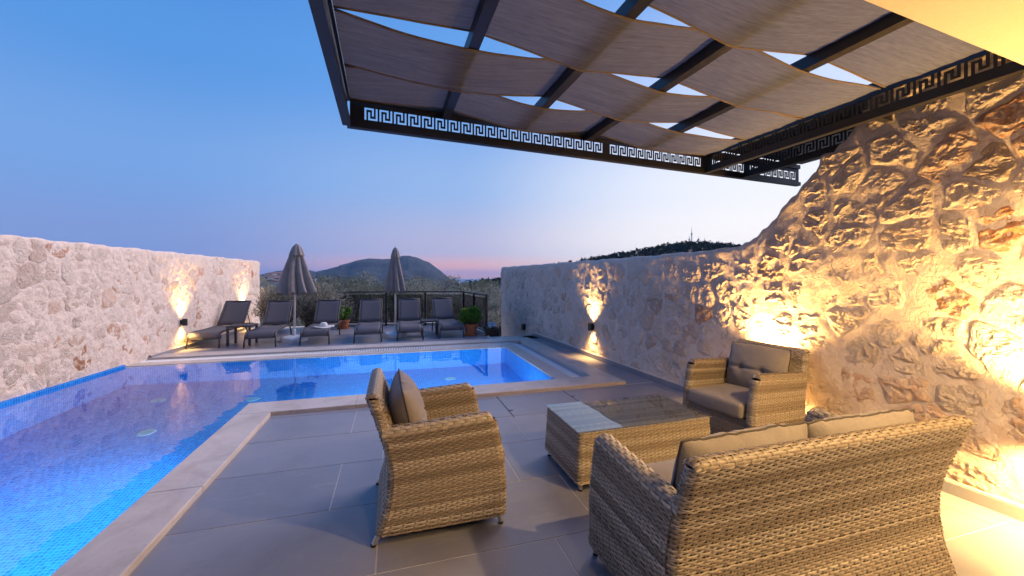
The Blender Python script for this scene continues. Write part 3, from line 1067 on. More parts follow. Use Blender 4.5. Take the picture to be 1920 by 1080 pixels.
# ------------------------------------------------------------------ house eave, pergola
house = tag(empty('house', (0, -2.4, 0)), 'cream house with a deep plastered eave over the sofa corner', 'house')
EY = lambda x: 1.02 + 0.075 * x
v = []
for x in (-6.0, 6.0):
    for y in (-2.6, EY(x)):
        for z in (2.66, 3.05): v.append((x, y + 2.4, z))
eave = link('eave', fast_mesh('eave', v, [(0, 1, 3, 2), (4, 6, 7, 5), (0, 4, 5, 1), (2, 3, 7, 6), (0, 2, 6, 4), (1, 5, 7, 3)], smooth=False), M['plaster'], house)
MB().box(-6, -1.2, -0.25, -0.05, -0.01, 2.66).build('wall', M['house_wall'], house)
MB().box(2.6, 6, -0.25, -0.05, -0.01, 2.66).build('wall', M['house_wall'], house)
MB().box(-1.2, 2.6, -0.25, -0.05, 2.25, 2.66).build('lintel', M['house_wall'], house)
for k in range(3):
    a = -1.2 + k * 3.8 / 3
    f = MB().box(a, a + 0.06, -0.2, -0.1, 0, 2.25).box(a + 1.2, a + 1.26, -0.2, -0.1, 0, 2.25).box(a + .06, a + 1.2, -0.2, -0.1, 0, 0.07).box(a + .06, a + 1.2, -0.2, -0.1, 2.18, 2.25).build('door_frame', M['dark_metal'], house)
    MB().box(a + .06, a + 1.2, -0.155, -0.145, 0.07, 2.18).build('door_pane', M['rail_glass'], f)
# recessed downlights in the eave
for x, y, pw in ((1.1, -0.7, 85), (2.75, 0.45, 320), (3.0, -1.1, 260)):
    dl = MB().lathe([(0.0001, 0), (0.045, 0), (0.05, -0.006), (0.055, -0.006), (0.055, 0.004)], 20, (x, y + 2.4, 2.655)).build('downlight', M['lamp_glow'], house)
    spot(house, (x, y + 2.4, 2.63), True, pw, 150, 0.5, col=(1.0, 0.64, 0.28))

# pergola frame: front line runs slightly askew to the pool
PF = lambda x: 3.43 + 0.0919 * x + 0.0          # y of the front beam at x
PD = lambda x, y: x + 0.023 * (PF(x) - y)          # side beams lean a little to the right as they come back
perg = tag(empty('pergola', (0, 3.4, 0)), 'dark steel pergola with meander-cut fascia and woven cloth strips overhead', 'pergola')


def pp(x, y, z): return (x, y - 3.4, z)


XL, XR, XE = -0.36, 3.45, 5.1
ZB, ZT = 2.70, 2.97
UNIT = ['1111101', '1000101', '1010101', '1010101', '1010001', '1011111']
U8 = 8


def key_panel(name, a, b, z0, z1, kz0, kz1, margin0, margin1, nun, flip=False):
    """sheet between plan points a and b with a row of meander openings cut right through"""
    a, b = Vector((*a, 0)), Vector((*b, 0))
    d = b - a
    L = d.length
    d.normalize()
    nr = Vector((-d.y, d.x, 0))
    mb = MB()
    th = 0.006

    def rect(u0, u1, za, zb):
        vs_ = [a + d * u + nr * s for u in (u0, u1) for s in (-th / 2, th / 2)]
        v_ = [(p.x, p.y - 3.4, z) for p in vs_ for z in (za, zb)]
        mb.add(v_, [(0, 1, 3, 2), (4, 6, 7, 5), (0, 4, 5, 1), (2, 3, 7, 6), (0, 2, 6, 4), (1, 5, 7, 3)])
    rect(0, L, z0, kz0)
    rect(0, L, kz1, z1)
    u0, u1 = margin0, L - margin1
    rect(0, u0, kz0, kz1)
    rect(u1, L, kz0, kz1)
    cw = (u1 - u0) / (nun * 8 - 1)
    rh = (kz1 - kz0) / 6
    for n in range(nun):
        for c in range(8):
            if n == nun - 1 and c == 7: continue
            cc = c
            col = ['0' if c == 7 else UNIT[r_][cc] for r_ in range(6)]
            r_ = 0
            while r_ < 6:
                if col[r_] == '0':
                    r2 = r_
                    while r2 + 1 < 6 and col[r2 + 1] == '0': r2 += 1
                    ua = u0 + (n * 8 + c) * cw
                    rect(ua, ua + cw, kz1 - (r2 + 1) * rh, kz1 - r_ * rh)
                    r_ = r2 + 1
                else:
                    r_ += 1
    return mb.build(name, M['dark_metal'], perg)


# front beam: bottom angle, fascia, top tube
def beam(name, a, b, z0, z1, w):
    zc = (z0 + z1) / 2
    return MB().bar(pp(*a, zc), pp(*b, zc), w, z1 - z0).build(name, M['dark_metal'], perg)


beam('front_beam', (XL, PF(XL)), (XE, PF(XE)), ZB, ZB + 0.045, 0.06)
beam('front_beam', (XL, PF(XL)), (XE, PF(XE)), ZT - 0.05, ZT, 0.05)
KZ0, KZ1 = 2.778, 2.878
key_panel('meander_panel', (XL + 0.02, PF(XL)), (2.10, PF(2.10)), ZB + 0.04, ZT - 0.045, KZ0, KZ1, 0.11, 0.05, 20)
key_panel('meander_panel', (2.10, PF(2.10)), (XR, PF(XR)), ZB + 0.04, ZT - 0.045, KZ0, KZ1, 0.04, 0.06, 11)
key_panel('meander_panel', (XR, PF(XR)), (XE, PF(XE)), ZB + 0.04, ZT - 0.045, KZ0, KZ1, 0.06, 0.06, 13)
YB = 1.1
for x in (XL, XR, 4.05):
    nm = 'side_beam'
    a, b_ = (x, PF(x) - 0.031), (PD(x, YB), EY(x) + 0.01)
    beam(nm, a, b_, ZB, ZB + 0.045, 0.06)
    beam(nm, a, b_, ZT - 0.05, ZT, 0.05)
    if x > 3:
        key_panel('meander_panel', a, b_, ZB + 0.04, ZT - 0.045, KZ0, KZ1, 0.08, 0.05, 18)
    else:
        MB().bar(pp(*a, 2.83), pp(*b_, 2.83), 0.012, 0.19).build('side_sheet', M['dark_metal'], perg)
BX = [-0.33, 0.43, 1.15, 1.86, 2.57, 3.40]
for x in BX[1:5]:
    beam('cross_beam', (x, PF(x) - 0.032), (PD(x, YB), EY(x) + 0.005), 2.865, 2.945, 0.066)
beam('cross_beam', (XR + 0.03, 2.1), (4.02, 2.15), 2.72, 2.76, 0.05)
M['roof_sheet'] = simple('dark_roof_sheet', (0.03, 0.04, 0.06), 0.25)
v = [pp(x, y, z) for x, y in ((XR + 0.04, PF(XR) - 0.04), (XE, PF(XE) - 0.04), (XE, EY(XE) + 0.01), (XR + 0.10, EY(XR) + 0.01)) for z in (2.975, 2.985)]
link('roof_sheet', fast_mesh('roof_sheet', v, [(0, 1, 3, 2), (2, 3, 5, 4), (4, 5, 7, 6), (6, 7, 1, 0), (0, 2, 4, 6), (1, 7, 5, 3)], smooth=False), M['roof_sheet'], perg)
# woven cloth strips
BANDS = [(0.05, 0.56), (0.59, 1.14), (1.17, 1.72), (1.75, 2.33)]       # distance back from the front beam
strip_words = ['nearest the front meander fascia', 'second from the front fascia', 'third from the front fascia', 'against the plaster eave']
for bi, (d0, d1) in enumerate(BANDS):
    nx, ny = 101, 19
    xs = np.linspace(BX[0] + 0.0, BX[-1] + 0.02, nx)
    bz = []
    for k, x in enumerate(BX):
        over = ((k + bi) % 2 == 1)
        bz.append(2.952 if over else 2.858)
    bz[0], bz[-1] = 2.91, 2.90
    t = np.interp(xs, BX, np.arange(len(BX)))
    k0 = np.clip(np.floor(t).astype(int), 0, len(BX) - 2)
    t = t - k0
    bz = np.array(bz)
    z = bz[k0] + (bz[k0 + 1] - bz[k0]) * (0.92 * t + 0.08 * (0.5 - 0.5 * np.cos(math.pi * t)))
    sag = 4 * t * (1 - t)
    V = np.zeros((nx, ny, 3))
    for j in range(ny):
        w = j / (ny - 1)
        dd = d0 + (d1 - d0) * w
        pull = 0.010 * sag * (2 * w - 1)                      # edges draw in between the beams
        y = 3.43 + 0.0919 * xs - dd + pull
        V[:, j, 0] = xs + 0.023 * dd
        V[:, j, 1] = y - 3.4
        V[:, j, 2] = z - sag * (0.007 + 0.003 * math.sin(bi * 2.1) + 0.003 * np.sin(xs * 2.3 + bi)) - 0.010 * math.sin(math.pi * w) + 0.005 * fbm(np.stack([xs * 2.2, xs * 0 + w * 11, xs * 0 + bi], -1), 5, 3)
    me = fast_mesh('shade_strip', V, grid_quads(nx, ny))
    o = link('shade_strip', me, M['sail'], perg)
    for j in (0, ny - 1):
        hem = MB().tube([tuple(p) for p in V[::2, j]], 0.007, 6).build('hem', M['sail_hem'], o, smooth=True)

# ------------------------------------------------------------------ wicker furniture
def weave_mesh(name, f, Lu, Lv, seed, pitch=0.0108, stake=0.032, amp=0.0026, core=0.010, core_mat=1):
    """interlaced flat strands over the surface f(u, v) -> xyz, u and v in 0..1"""
    rnd = np.random.default_rng(seed)
    rows = max(2, int(round(Lv / pitch)))
    ns = max(2, int(round(Lu / stake)))
    nu = ns * 4 + 1
    u = np.linspace(0, 1, nu)
    hw = 0.47 / rows
    vc = (np.arange(rows) + 0.5) / rows
    lift = np.array([-0.0016, 0.0012, -0.0016])
    vv = vc[:, None] + np.array([-hw, 0, hw])[None, :]                       # rows x 3
    U = np.broadcast_to(u[None, :, None], (rows, nu, 3))
    Vv = np.broadcast_to(vv[:, None, :], (rows, nu, 3))
    e = 1e-3

    def PN(U, V):
        p = f(U, V)
        pu = f(np.clip(U + e, 0, 1), V) - f(np.clip(U - e, 0, 1), V)
        pv = f(U, np.clip(V + e, 0, 1)) - f(U, np.clip(V - e, 0, 1))
        n = np.cross(pu, pv)
        n /= np.linalg.norm(n, axis=-1, keepdims=True) + 1e-12
        return p, n
    p, n = PN(U, Vv)
    ph = (np.arange(rows) % 2)[:, None] * math.pi
    wv = amp * np.cos(math.pi * u[None, :] * ns + ph) + 0.0012 * rnd.normal(0, 1, (rows, 1))
    co = p + n * (wv[:, :, None] + lift)[..., None]
    verts = [co.reshape(-1, 3)]
    quads = []
    base = np.arange(rows)[:, None, None] * (nu * 3)
    g = grid_quads(nu, 3)
    quads.append((g[None] + base).reshape(-1, 4))
    # tones: runs of lighter and darker rows
    tr = np.zeros(rows)
    k = 0
    while k < rows:
        n_ = rnd.integers(2, 6)
        tr[k:k + n_] = rnd.choice([0.32, 0.45, 0.58, 0.7, 0.8])
        k += n_
    tr = np.clip(tr + rnd.normal(0, 0.10, rows), 0, 1)
    tone = np.repeat(tr[:, None], nu * 3, 1) + 0.06 * np.repeat(rnd.normal(0, 1, (rows, nu, 1)), 3, 2).reshape(rows, -1)
    tones = [np.clip(tone.ravel(), 0, 1)]
    nq = len(quads[0])
    off = rows * nu * 3
    # stakes
    us = (np.arange(ns + 1)) / ns
    sw = 0.0042 / Lu
    m_ = rows + 1
    U2 = np.broadcast_to(np.clip(us[:, None, None] + np.array([-sw, sw])[None, None, :], 0, 1), (ns + 1, m_, 2))
    V2 = np.broadcast_to(np.linspace(0, 1, m_)[None, :, None], (ns + 1, m_, 2))
    p2, n2 = PN(U2, V2)
    verts.append((p2 + n2 * 0.0002).reshape(-1, 3))
    g2 = grid_quads(m_, 2)
    quads.append((g2[None] + (np.arange(ns + 1) * m_ * 2)[:, None, None]).reshape(-1, 4) + off)
    tones.append(np.full((ns + 1) * m_ * 2, 0.3))
    off += (ns + 1) * m_ * 2
    # core just under the weave
    cu, cv = max(12, ns // 2), max(4, rows // 4)
    U3, V3 = np.meshgrid(np.linspace(0, 1, cu), np.linspace(0, 1, cv), indexing='ij')
    p3, n3 = PN(U3, V3)
    verts.append((p3 - n3 * core).reshape(-1, 3))
    q3 = grid_quads(cu, cv) + off
    quads.append(q3)
    tones.append(np.zeros(cu * cv))
    Q = np.concatenate(quads)
    mi = np.zeros(len(Q), dtype=np.int32)
    mi[len(Q) - len(q3):] = 1
    me = fast_mesh(name, np.concatenate(verts), Q, midx=mi)
    at_ = me.attributes.new('tone', 'FLOAT', 'POINT')
    at_.data.foreach_set('value', np.concatenate(tones).astype(np.float32))
    return me


WK = lambda: [M['wicker'], M['wicker_core']]
ZK = [0.065, 0.21, 0.34, 0.42, 0.56, 0.71, 0.85]
YK = [-0.068, -0.018, 0.0, 0.0, -0.026, -0.078, -0.132]
FZ, FY = [0.05, 0.2, 0.38, 0.52, 0.66], [0.69, 0.695, 0.682, 0.655, 0.615]


def smooth_interp(z, zk, yk):
    zz = np.linspace(zk[0], zk[-1], 80)
    yy = np.interp(zz, zk, yk)
    for _ in range(14): yy[1:-1] = (yy[:-2] + 2 * yy[1:-1] + yy[2:]) / 4
    return np.interp(z, zz, yy)


yb = lambda z: smooth_interp(z, ZK, YK)
yf = lambda z: smooth_interp(z, FZ, FY)


def pillow_mesh(name, w, h, t, seed, tufts=(), edge=0.35, n=46, crease=None, box=False):
    """stuffed cushion in local x (w), y (h), z (t); closed mesh with pinched or boxed rim"""
    g = np.linspace(-1, 1, n)
    gu = np.sign(g) * (1 - (1 - np.abs(g)) ** 1.35)
    U, V = np.meshgrid(gu, gu, indexing='ij')
    ru = (1 - np.abs(U) ** 5) * (1 - np.abs(V) ** 5) if box else (1 - np.abs(U) ** 3.2) * (1 - np.abs(V) ** 2.6)
    prof = np.sqrt(np.clip(ru, 0, 1)) if box else np.clip(ru, 0, 1) ** 0.55 * (1 - 0.22 * (U ** 2 + V ** 2) / 2)
    nz = fbm(np.stack([U * 2.2 * w / 0.5, V * 2.2 * h / 0.5, U * 0 + seed], -1), seed, 4)
    nz2 = fbm(np.stack([U * 6 * w / 0.5, V * 3 * h / 0.5, U * 0 + seed + 9], -1), seed + 2, 3)
    z = t / 2 * prof * (1 + 0.10 * nz + 0.05 * nz2)
    front = -t / 2 * prof * (1 - 0.05 * nz)
    for (tu, tv, dp) in tufts:
        dd = ((U - tu) * w) ** 2 + ((V - tv) * h) ** 2
        front = front + dp * np.exp(-dd / 0.0016) + dp * 0.6 * np.exp(-dd / 0.010)
    if crease is not None:
        front = front + 0.024 * np.exp(-((V - crease) * h / 0.024) ** 2) * (1 - U ** 6)
        z = z - 0.010 * np.exp(-((np.abs(U) - 0.33) * w / 0.03) ** 2) * prof * np.clip(V, 0, 1)
    inset = 1 - 0.05 * (np.abs(U) ** 2 * (1 - np.abs(V) ** 2) * 0 + (1 - np.abs(V) ** 2) * np.abs(U) ** 8 * 0.6) if not box else 1.0
    X = U * w / 2 * (1 - (0.02 * (1 - V ** 2) + 0.025 * np.abs(V) ** 6 if not box else 0))
    Y = V * h / 2 * (1 - (0.02 * (1 - U ** 2) + 0.045 * np.abs(U) ** 6 + 0.035 * nz2 * np.clip(V, 0, 1) if not box else 0))
    rim = t * (0.30 if box else 0.04)
    top = np.stack([X, Y, z + rim * (1 - prof) * 0 + (0 if not box else 0)], -1)
    bz = front
    bot = np.stack([X, Y, bz], -1)
    v = np.concatenate([top.reshape(-1, 3), bot.reshape(-1, 3)])
    q = np.concatenate([grid_quads(n, n), grid_quads(n, n, n * n)[:, ::-1]])
    me = fast_mesh(name, v, q)
    bm = bmesh.new(); bm.from_mesh(me)
    bmesh.ops.remove_doubles(bm, verts=bm.verts, dist=0.0006)
    bm.to_mesh(me); bm.free()
    me.polygons.foreach_set('use_smooth', np.ones(len(me.polygons), dtype=bool))
    rimpts = [(X[i, 0], Y[i, 0], 0) for i in range(n)] + [(X[-1, j], Y[-1, j], 0) for j in range(n)] + [(X[i, -1], Y[i, -1], 0) for i in range(n - 1, -1, -1)] + [(X[0, j], Y[0, j], 0) for j in range(n - 1, -1, -1)]
    return me, rimpts


def boxcushion_mesh(name, w, d, h, seed):
    """square-edged seat cushion with soft rounded edges and a slight crown"""
    n, m_ = 40, 5
    v = []
    bm = bmesh.new()
    bmesh.ops.create_cube(bm, size=1.0)
    bmesh.ops.scale(bm, vec=(w, d, h), verts=bm.verts)
    bmesh.ops.bevel(bm, geom=list(bm.edges), offset=0.028, segments=4, profile=0.5, affect='EDGES')
    bmesh.ops.subdivide_edges(bm, edges=[e for e in bm.edges if e.calc_length() > 0.12], cuts=9, use_grid_fill=True)
    co = np.array([x.co for x in bm.verts])
    nz = fbm(co * np.array([4, 4, 6]) + seed, seed, 3)
    cr = 0.022 * np.clip(1 - (co[:, 0] / (w / 2)) ** 2, 0, 1) * np.clip(1 - (co[:, 1] / (d / 2)) ** 2, 0, 1)
    for k, x in enumerate(bm.verts):
        if x.co.z > 0: x.co.z += cr[k] + 0.004 * nz[k]
        x.co.y += 0.008 * nz[k]
    me = bpy.data.meshes.new(name)
    bm.to_mesh(me); bm.free()
    me.polygons.foreach_set('use_smooth', np.ones(len(me.polygons), dtype=bool))
    return me


def make_seat(name, W, seats, wtop, seed):
    """local frame: x across, +y to the front, z up; y = 0 at the waist of the back"""
    e = empty(name)
    # arms / sides
    t = 0.095
    r = t / 2
    for sg in (-1, 1):
        ztop = 0.612

        def f_side(u, v, sg=sg):
            z = 0.065 + (ztop - 0.065) * v
            a, b = yb(z) + 0.035, yf(z) - r
            L1, La, L2 = 0.64, math.pi * r, 0.58
            T = L1 + La + L2
            s = u * T
            xo, xi = W / 2, W / 2 - t
            th = (s - L1) / r
            y1 = a + (b - a) * np.clip(s / L1, 0, 1)
            x = np.where(s < L1, xo, np.where(s < L1 + La, xo - r + r * np.cos(th), xi))
            y = np.where(s < L1, y1, np.where(s < L1 + La, b + r * np.sin(th), b - (s - L1 - La)))
            z = z + 0.03 * np.clip((y - 0.1) / 0.5, 0, 1) * v
            return np.stack([sg * x, y, z + 0 * y], -1)
        # orientation: keep normals outward on both sides
        fs = f_side if sg > 0 else (lambda u, v: f_side(1 - u, v))
        s_ob = link('side_panel', weave_mesh('side_panel', fs, 1.37, 0.56, seed + (3 if sg > 0 else 4)), WK(), e)

        def f_top(u, v, sg=sg):
            y0, y1 = -0.03, yf(np.float64(0.66)) - 0.012
            y = y0 + (y1 - y0) * (u if sg < 0 else u)
            a = math.pi * v
            zc = 0.612 + 0.03 * np.clip((y - 0.1) / 0.5, 0, 1)
            rr = r * np.sqrt(np.clip(1 - np.clip((u - 0.93) / 0.07, 0, 1) ** 2 * 0.9, 0, 1))
            return np.stack([sg * (W / 2 - r) + r * np.cos(a) + 0 * y, y, zc + rr * np.sin(a)], -1)
        link('arm_top', weave_mesh('arm_top', f_top, 0.66, 0.15, seed + 7 + sg, pitch=0.016, stake=0.034), WK(), e)
    # back
    tb = 0.075
    rb = tb / 2
    zt = 0.815

    def wz(z):
        return W / 2 - 0.006 - (W / 2 - wtop / 2) * np.clip((z - 0.60) / 0.2, 0, 1)

    def f_back(u, v):
        z = 0.065 + (zt - 0.065) * v
        hw_ = wz(z)
        Lo, La, Li = 2 * (W / 2 - rb), math.pi * rb, 0.12
        T = Lo + 2 * La + 2 * Li
        s = u * T
        y0 = yb(z)
        xr = hw_ - rb
        s1, s2, s3, s4 = Li, Li + La, Li + La + Lo, Li + 2 * La + Lo
        a1 = (s - s1) / rb
        a2 = (s - s3) / rb
        x = np.where(s < s1, -xr + (s1 - s), np.where(s < s2, -xr - rb * np.sin(a1), np.where(s < s3, -xr + 2 * xr * (s - s2) / Lo, np.where(s < s4, xr + rb * np.sin(a2), xr - (s - s4)))))
        y = np.where(s < s1, y0 + tb, np.where(s < s2, y0 + rb + rb * np.cos(a1), np.where(s < s3, y0, np.where(s < s4, y0 + rb - rb * np.cos(a2), y0 + tb))))
        return np.stack([x, y, z + 0 * x], -1)
    link('back_panel', weave_mesh('back_panel', f_back, W + 0.4, 0.76, seed), WK(), e)

    def f_btop(u, v):
        hw_ = wz(np.float64(zt)) - 0.004
        x = -hw_ + 2 * hw_ * u
        a = math.pi * v
        rr = np.sqrt(np.clip(1 - np.clip((np.abs(u - 0.5) - 0.47) / 0.03, 0, 1) ** 2 * 0.9, 0, 1))
        return np.stack([x, yb(np.float64(zt)) + rb - rb * np.cos(a) + 0 * x, zt + 0.9 * rb * np.sin(a) * rr + 0 * x], -1)
    link('back_top', weave_mesh('back_top', f_btop, 2 * W / 2, 0.12, seed + 9, pitch=0.016, stake=0.036), WK(), e)
    # inner back face (behind the cushions) and the seat deck
    MB().box(-W / 2 + t, W / 2 - t, 0.02, 0.60, 0.24, 0.295).build('seat_deck', M['wicker_core'], e)

    def f_in(u, v):
        z = 0.28 + (0.815 - 0.28) * v
        hw_ = wz(z) - rb
        return np.stack([hw_ - 2 * hw_ * u, yb(z) + tb + 0 * u, z + 0 * u], -1)
    link('inner_back', weave_mesh('inner_back', f_in, W, 0.53, seed + 12, pitch=0.018, stake=0.04), WK(), e)

    def f_front(u, v):
        z = 0.065 + (0.30 - 0.065) * v
        x = (W / 2 - t + 0.01) * (1 - 2 * u)
        return np.stack([x, yf(z) - 0.03 + 0 * x, z + 0 * x], -1)
    link('front_apron', weave_mesh('front_apron', f_front, W - 0.18, 0.235, seed + 14), WK(), e)
    # feet
    for sx in (-1, 1):
        for y, dy in ((-0.03, -0.045), (0.64, 0.02)):
            MB().tube([(sx * (W / 2 - 0.045), y, 0.09), (sx * (W / 2 - 0.04), y + dy, 0.012)], [0.017, 0.014], 12).build('leg', M['steel'], e, smooth=False)
            lg = MB().tube([(sx * (W / 2 - 0.04), y + dy, 0.012), (sx * (W / 2 - 0.04), y + dy - 0.001, 0.0)], 0.0155, 12).build('leg_cap', M['black'], e)
    # cushions
    iw = W - 2 * t - 0.01
    sw = iw / seats
    for k in range(seats):
        xc = -iw / 2 + sw * (k + 0.5)
        o = link('seat_cushion', boxcushion_mesh('seat_cushion', sw - 0.006, 0.62, 0.125, seed + k), M['cushion'], e)
        o.location = (xc, 0.405, 0.363)
        tf = ((-0.36, -0.08, 0.030), (0.36, -0.08, 0.030))
        me, rim = pillow_mesh('back_cushion', sw + 0.015, 0.45, 0.22, seed + 30 + k, tf, crease=-0.08)
        bc = link('back_cushion', me, M['cushion'], e)
        MB().tube(rim, 0.0055, 6, caps=False).build('piping', M['piping'], bc, smooth=True)
        bc.rotation_euler = (R(90 + 14), 0, R((-1) ** k * 1.5) + math.pi)
        bc.location = (xc, 0.122, 0.625)
        bc.rotation_euler = (R(103), 0, R((-1) ** k * 1.2))
    return e


ch1 = make_seat('armchair', 0.77, 1, 0.71, 100)
tag(ch1, 'rattan armchair seen from its side, between the pool coping and coffee table', 'armchair', 'rattan armchairs')
ch2 = copy_tree(ch1)
# chair one faces +x
ch1.location = (-0.035, 2.675, 0)
ch1.rotation_euler = (0, 0, R(-90))
tag(ch2, 'rattan armchair with plump back cushion standing against the stone wall', 'armchair', 'rattan armchairs')
ch2.location = (3.465, 2.98, 0)
ch2.rotation_euler = (0, 0, R(90 + 6))
sofa = make_seat('sofa', 1.60, 2, 1.60, 200)
tag(sofa, 'two-seat rattan sofa with its woven back to the viewer', 'sofa')
sofa.location = (1.805, 1.258, 0)

# coffee table
tb_ = tag(empty('coffee_table', (1.80, 2.81, 0)), 'low rattan coffee table with a glass top between the seats', 'coffee table')


def f_tab(u, v):
    z = 0.055 + (0.405 - 0.055) * v
    ex = 0.018 * (1 - v)
    a, b, rc = 0.565 + ex, 0.305 + ex, 0.03
    per = 4 * (1.13 / 2 - rc) + 4 * (0.61 / 2 - rc) + 2 * math.pi * rc
    s = (u % 1.0) * per
    lx, ly, la = 2 * (0.565 - rc), 2 * (0.305 - rc), math.pi * rc / 2
    segs = [('l', (-a + rc, -b), (a - rc, -b), lx), ('c', (a - rc, -b + rc), -math.pi / 2, la), ('l', (a, -b + rc), (a, b - rc), ly), ('c', (a - rc, b - rc), 0, la),
            ('l', (a - rc, b), (-a + rc, b), lx), ('c', (-a + rc, b - rc), math.pi / 2, la), ('l', (-a, b - rc), (-a, -b + rc), ly), ('c', (-a + rc, -b + rc), math.pi, la)]
    x = np.zeros_like(s + v); y = np.zeros_like(s + v)
    s0 = 0.0
    for k, g_ in enumerate(segs):
        w = (s >= s0) & (s <= s0 + g_[3] + (1e-6 if k == 7 else 0))
        t = (s - s0) / g_[3]
        if g_[0] == 'l':
            xx = g_[1][0] + (g_[2][0] - g_[1][0]) * t; yy = g_[1][1] + (g_[2][1] - g_[1][1]) * t
        else:
            an = g_[2] + t * math.pi / 2
            xx = g_[1][0] + rc * np.cos(an); yy = g_[1][1] + rc * np.sin(an)
        x = np.where(w, xx, x); y = np.where(w, yy, y)
        s0 += g_[3]
    return np.stack([x, y, z + 0 * x], -1)


link('side_weave', weave_mesh('side_weave', lambda u, v: f_tab(np.clip(u, 0, 0.99999), v), 3.4, 0.35, 311), WK(), tb_)
link('top_weave', weave_mesh('top_weave', lambda u, v: np.stack([-0.56 + 1.12 * u, -0.30 + 0.60 * v, 0.404 + 0 * u], -1), 1.12, 0.60, 312), WK(), tb_)
gl = MB().box(-0.572, 0.572, -0.312, 0.312, 0.412, 0.420).build('glass_top', M['table_glass'], tb_, bevel=0.002)
for sx in (-1, 1):
    for sy in (-1, 1):
        MB().tube([(sx * 0.54, sy * 0.28, 0.08), (sx * 0.545, sy * 0.285, 0.01)], [0.017, 0.015], 12).build('leg', M['steel'], tb_)
        MB().tube([(sx * 0.545, sy * 0.285, 0.01), (sx * 0.545, sy * 0.285, 0.0)], 0.017, 12).build('leg_cap', M['black'], tb_)

# ------------------------------------------------------------------ sun deck furniture
def make_lounger():
    e = empty('sun_lounger')
    W = 0.58
    # sling seat with a rolled front edge
    prof = [(0.00, 0.20), (0.012, 0.25), (0.045, 0.295), (0.10, 0.32), (0.30, 0.328), (0.65, 0.322), (1.0, 0.328), (1.28, 0.332)]
    nx = 9
    V = np.array([[(-W / 2 + 0.025 + (W - 0.05) * i / (nx - 1), y, z - 0.014 * math.sin(math.pi * i / (nx - 1)) * (1 if y > 0.1 else 0)) for i in range(nx)] for y, z in prof])
    o = link('seat_sling', fast_mesh('seat_sling', V, grid_quads(len(prof), nx)), M['sling'], e)
    so = o.modifiers.new('thick', 'SOLIDIFY'); so.thickness = 0.006
    fr = MB()
    for sx in (-1, 1):
        fr.tube([(sx * (W / 2 - 0.01), y, z) for y, z in prof] + [(sx * (W / 2 - 0.01), 1.85, 0.32)], 0.017, 8)
    fr.tube([(-W / 2, 0.004, 0.20), (W / 2, 0.004, 0.20)], 0.015, 8).tube([(-W / 2, 1.28, 0.32), (W / 2, 1.28, 0.32)], 0.015, 8).tube([(-W / 2, 1.85, 0.32), (W / 2, 1.85, 0.32)], 0.015, 8)
    fr.build('frame', M['lounger_frame'], e, smooth=True)
    for sx in (-1, 1):
        MB().tube([(sx * (W / 2 - 0.012), 0.09, 0.315), (sx * (W / 2 - 0.008), 0.03, 0.25), (sx * (W / 2 + 0.0), -0.005, 0.14), (sx * (W / 2 + 0.008), -0.02, 0.0)], 0.0165, 8).build('leg', M['lounger_frame'], e, smooth=True)
        MB().tube([(sx * (W / 2 - 0.012), 1.38, 0.32), (sx * (W / 2 + 0.0), 1.47, 0.18), (sx * (W / 2 + 0.005), 1.50, 0.0)], 0.0165, 8).build('leg', M['lounger_frame'], e, smooth=True)
    a = R(50)
    L = 0.72
    by, bz = 1.285, 0.345
    pb = [(by + math.cos(a) * L * t - 0.01 * math.sin(math.pi * t), bz + math.sin(a) * L * t) for t in np.linspace(0, 1, 7)]
    V = np.array([[(-W / 2 + 0.025 + (W - 0.05) * i / (nx - 1), y + 0.015 * math.sin(math.pi * i / (nx - 1)), z) for i in range(nx)] for y, z in pb])
    b = link('backrest', fast_mesh('backrest', V, grid_quads(len(pb), nx)), M['sling'], e)
    so = b.modifiers.new('thick', 'SOLIDIFY'); so.thickness = 0.006
    fr = MB()
    for sx in (-1, 1): fr.tube([(sx * (W / 2 - 0.015), y, z) for y, z in pb], 0.014, 8)
    fr.tube([(-W / 2 + 0.01, *pb[-1]), (W / 2 - 0.01, *pb[-1])], 0.014, 8)
    fr.build('back_frame', M['lounger_frame'], b, smooth=True)
    st = MB()
    for sx in (-1, 1): st.tube([(sx * (W / 2 - 0.05), by + 0.30, bz + 0.33), (sx * (W / 2 - 0.05), by + 0.50, 0.32)], 0.009, 6)
    st.build('support_strut', M['lounger_frame'], e, smooth=True)
    return e


lg0 = make_lounger()
spots = [(-3.85, 9.82, -2.5, 'grey sling lounger beside the left stone wall, under the wall lamp'), (-2.75, 9.64, 1.2, 'grey sling lounger between the larger side table and the left closed umbrella'),
         (-1.69, 9.65, -1.4, 'grey sling lounger with a white hat lying on its seat'), (-0.58, 9.64, 0.6, 'grey sling lounger just left of the right-hand closed umbrella'),
         (0.37, 9.68, -1.2, 'grey sling lounger between the right-hand umbrella and the small side table'), (1.37, 9.80, 1.8, 'grey sling lounger next to the large potted bush')]
for k, (x, y, a, lab) in enumerate(spots):
    o = lg0 if k == 0 else copy_tree(lg0)
    o.location = (x, y, 0)
    o.rotation_euler = (0, 0, R(a))
    tag(o, lab, 'sun lounger', 'sun loungers in a row on the deck')


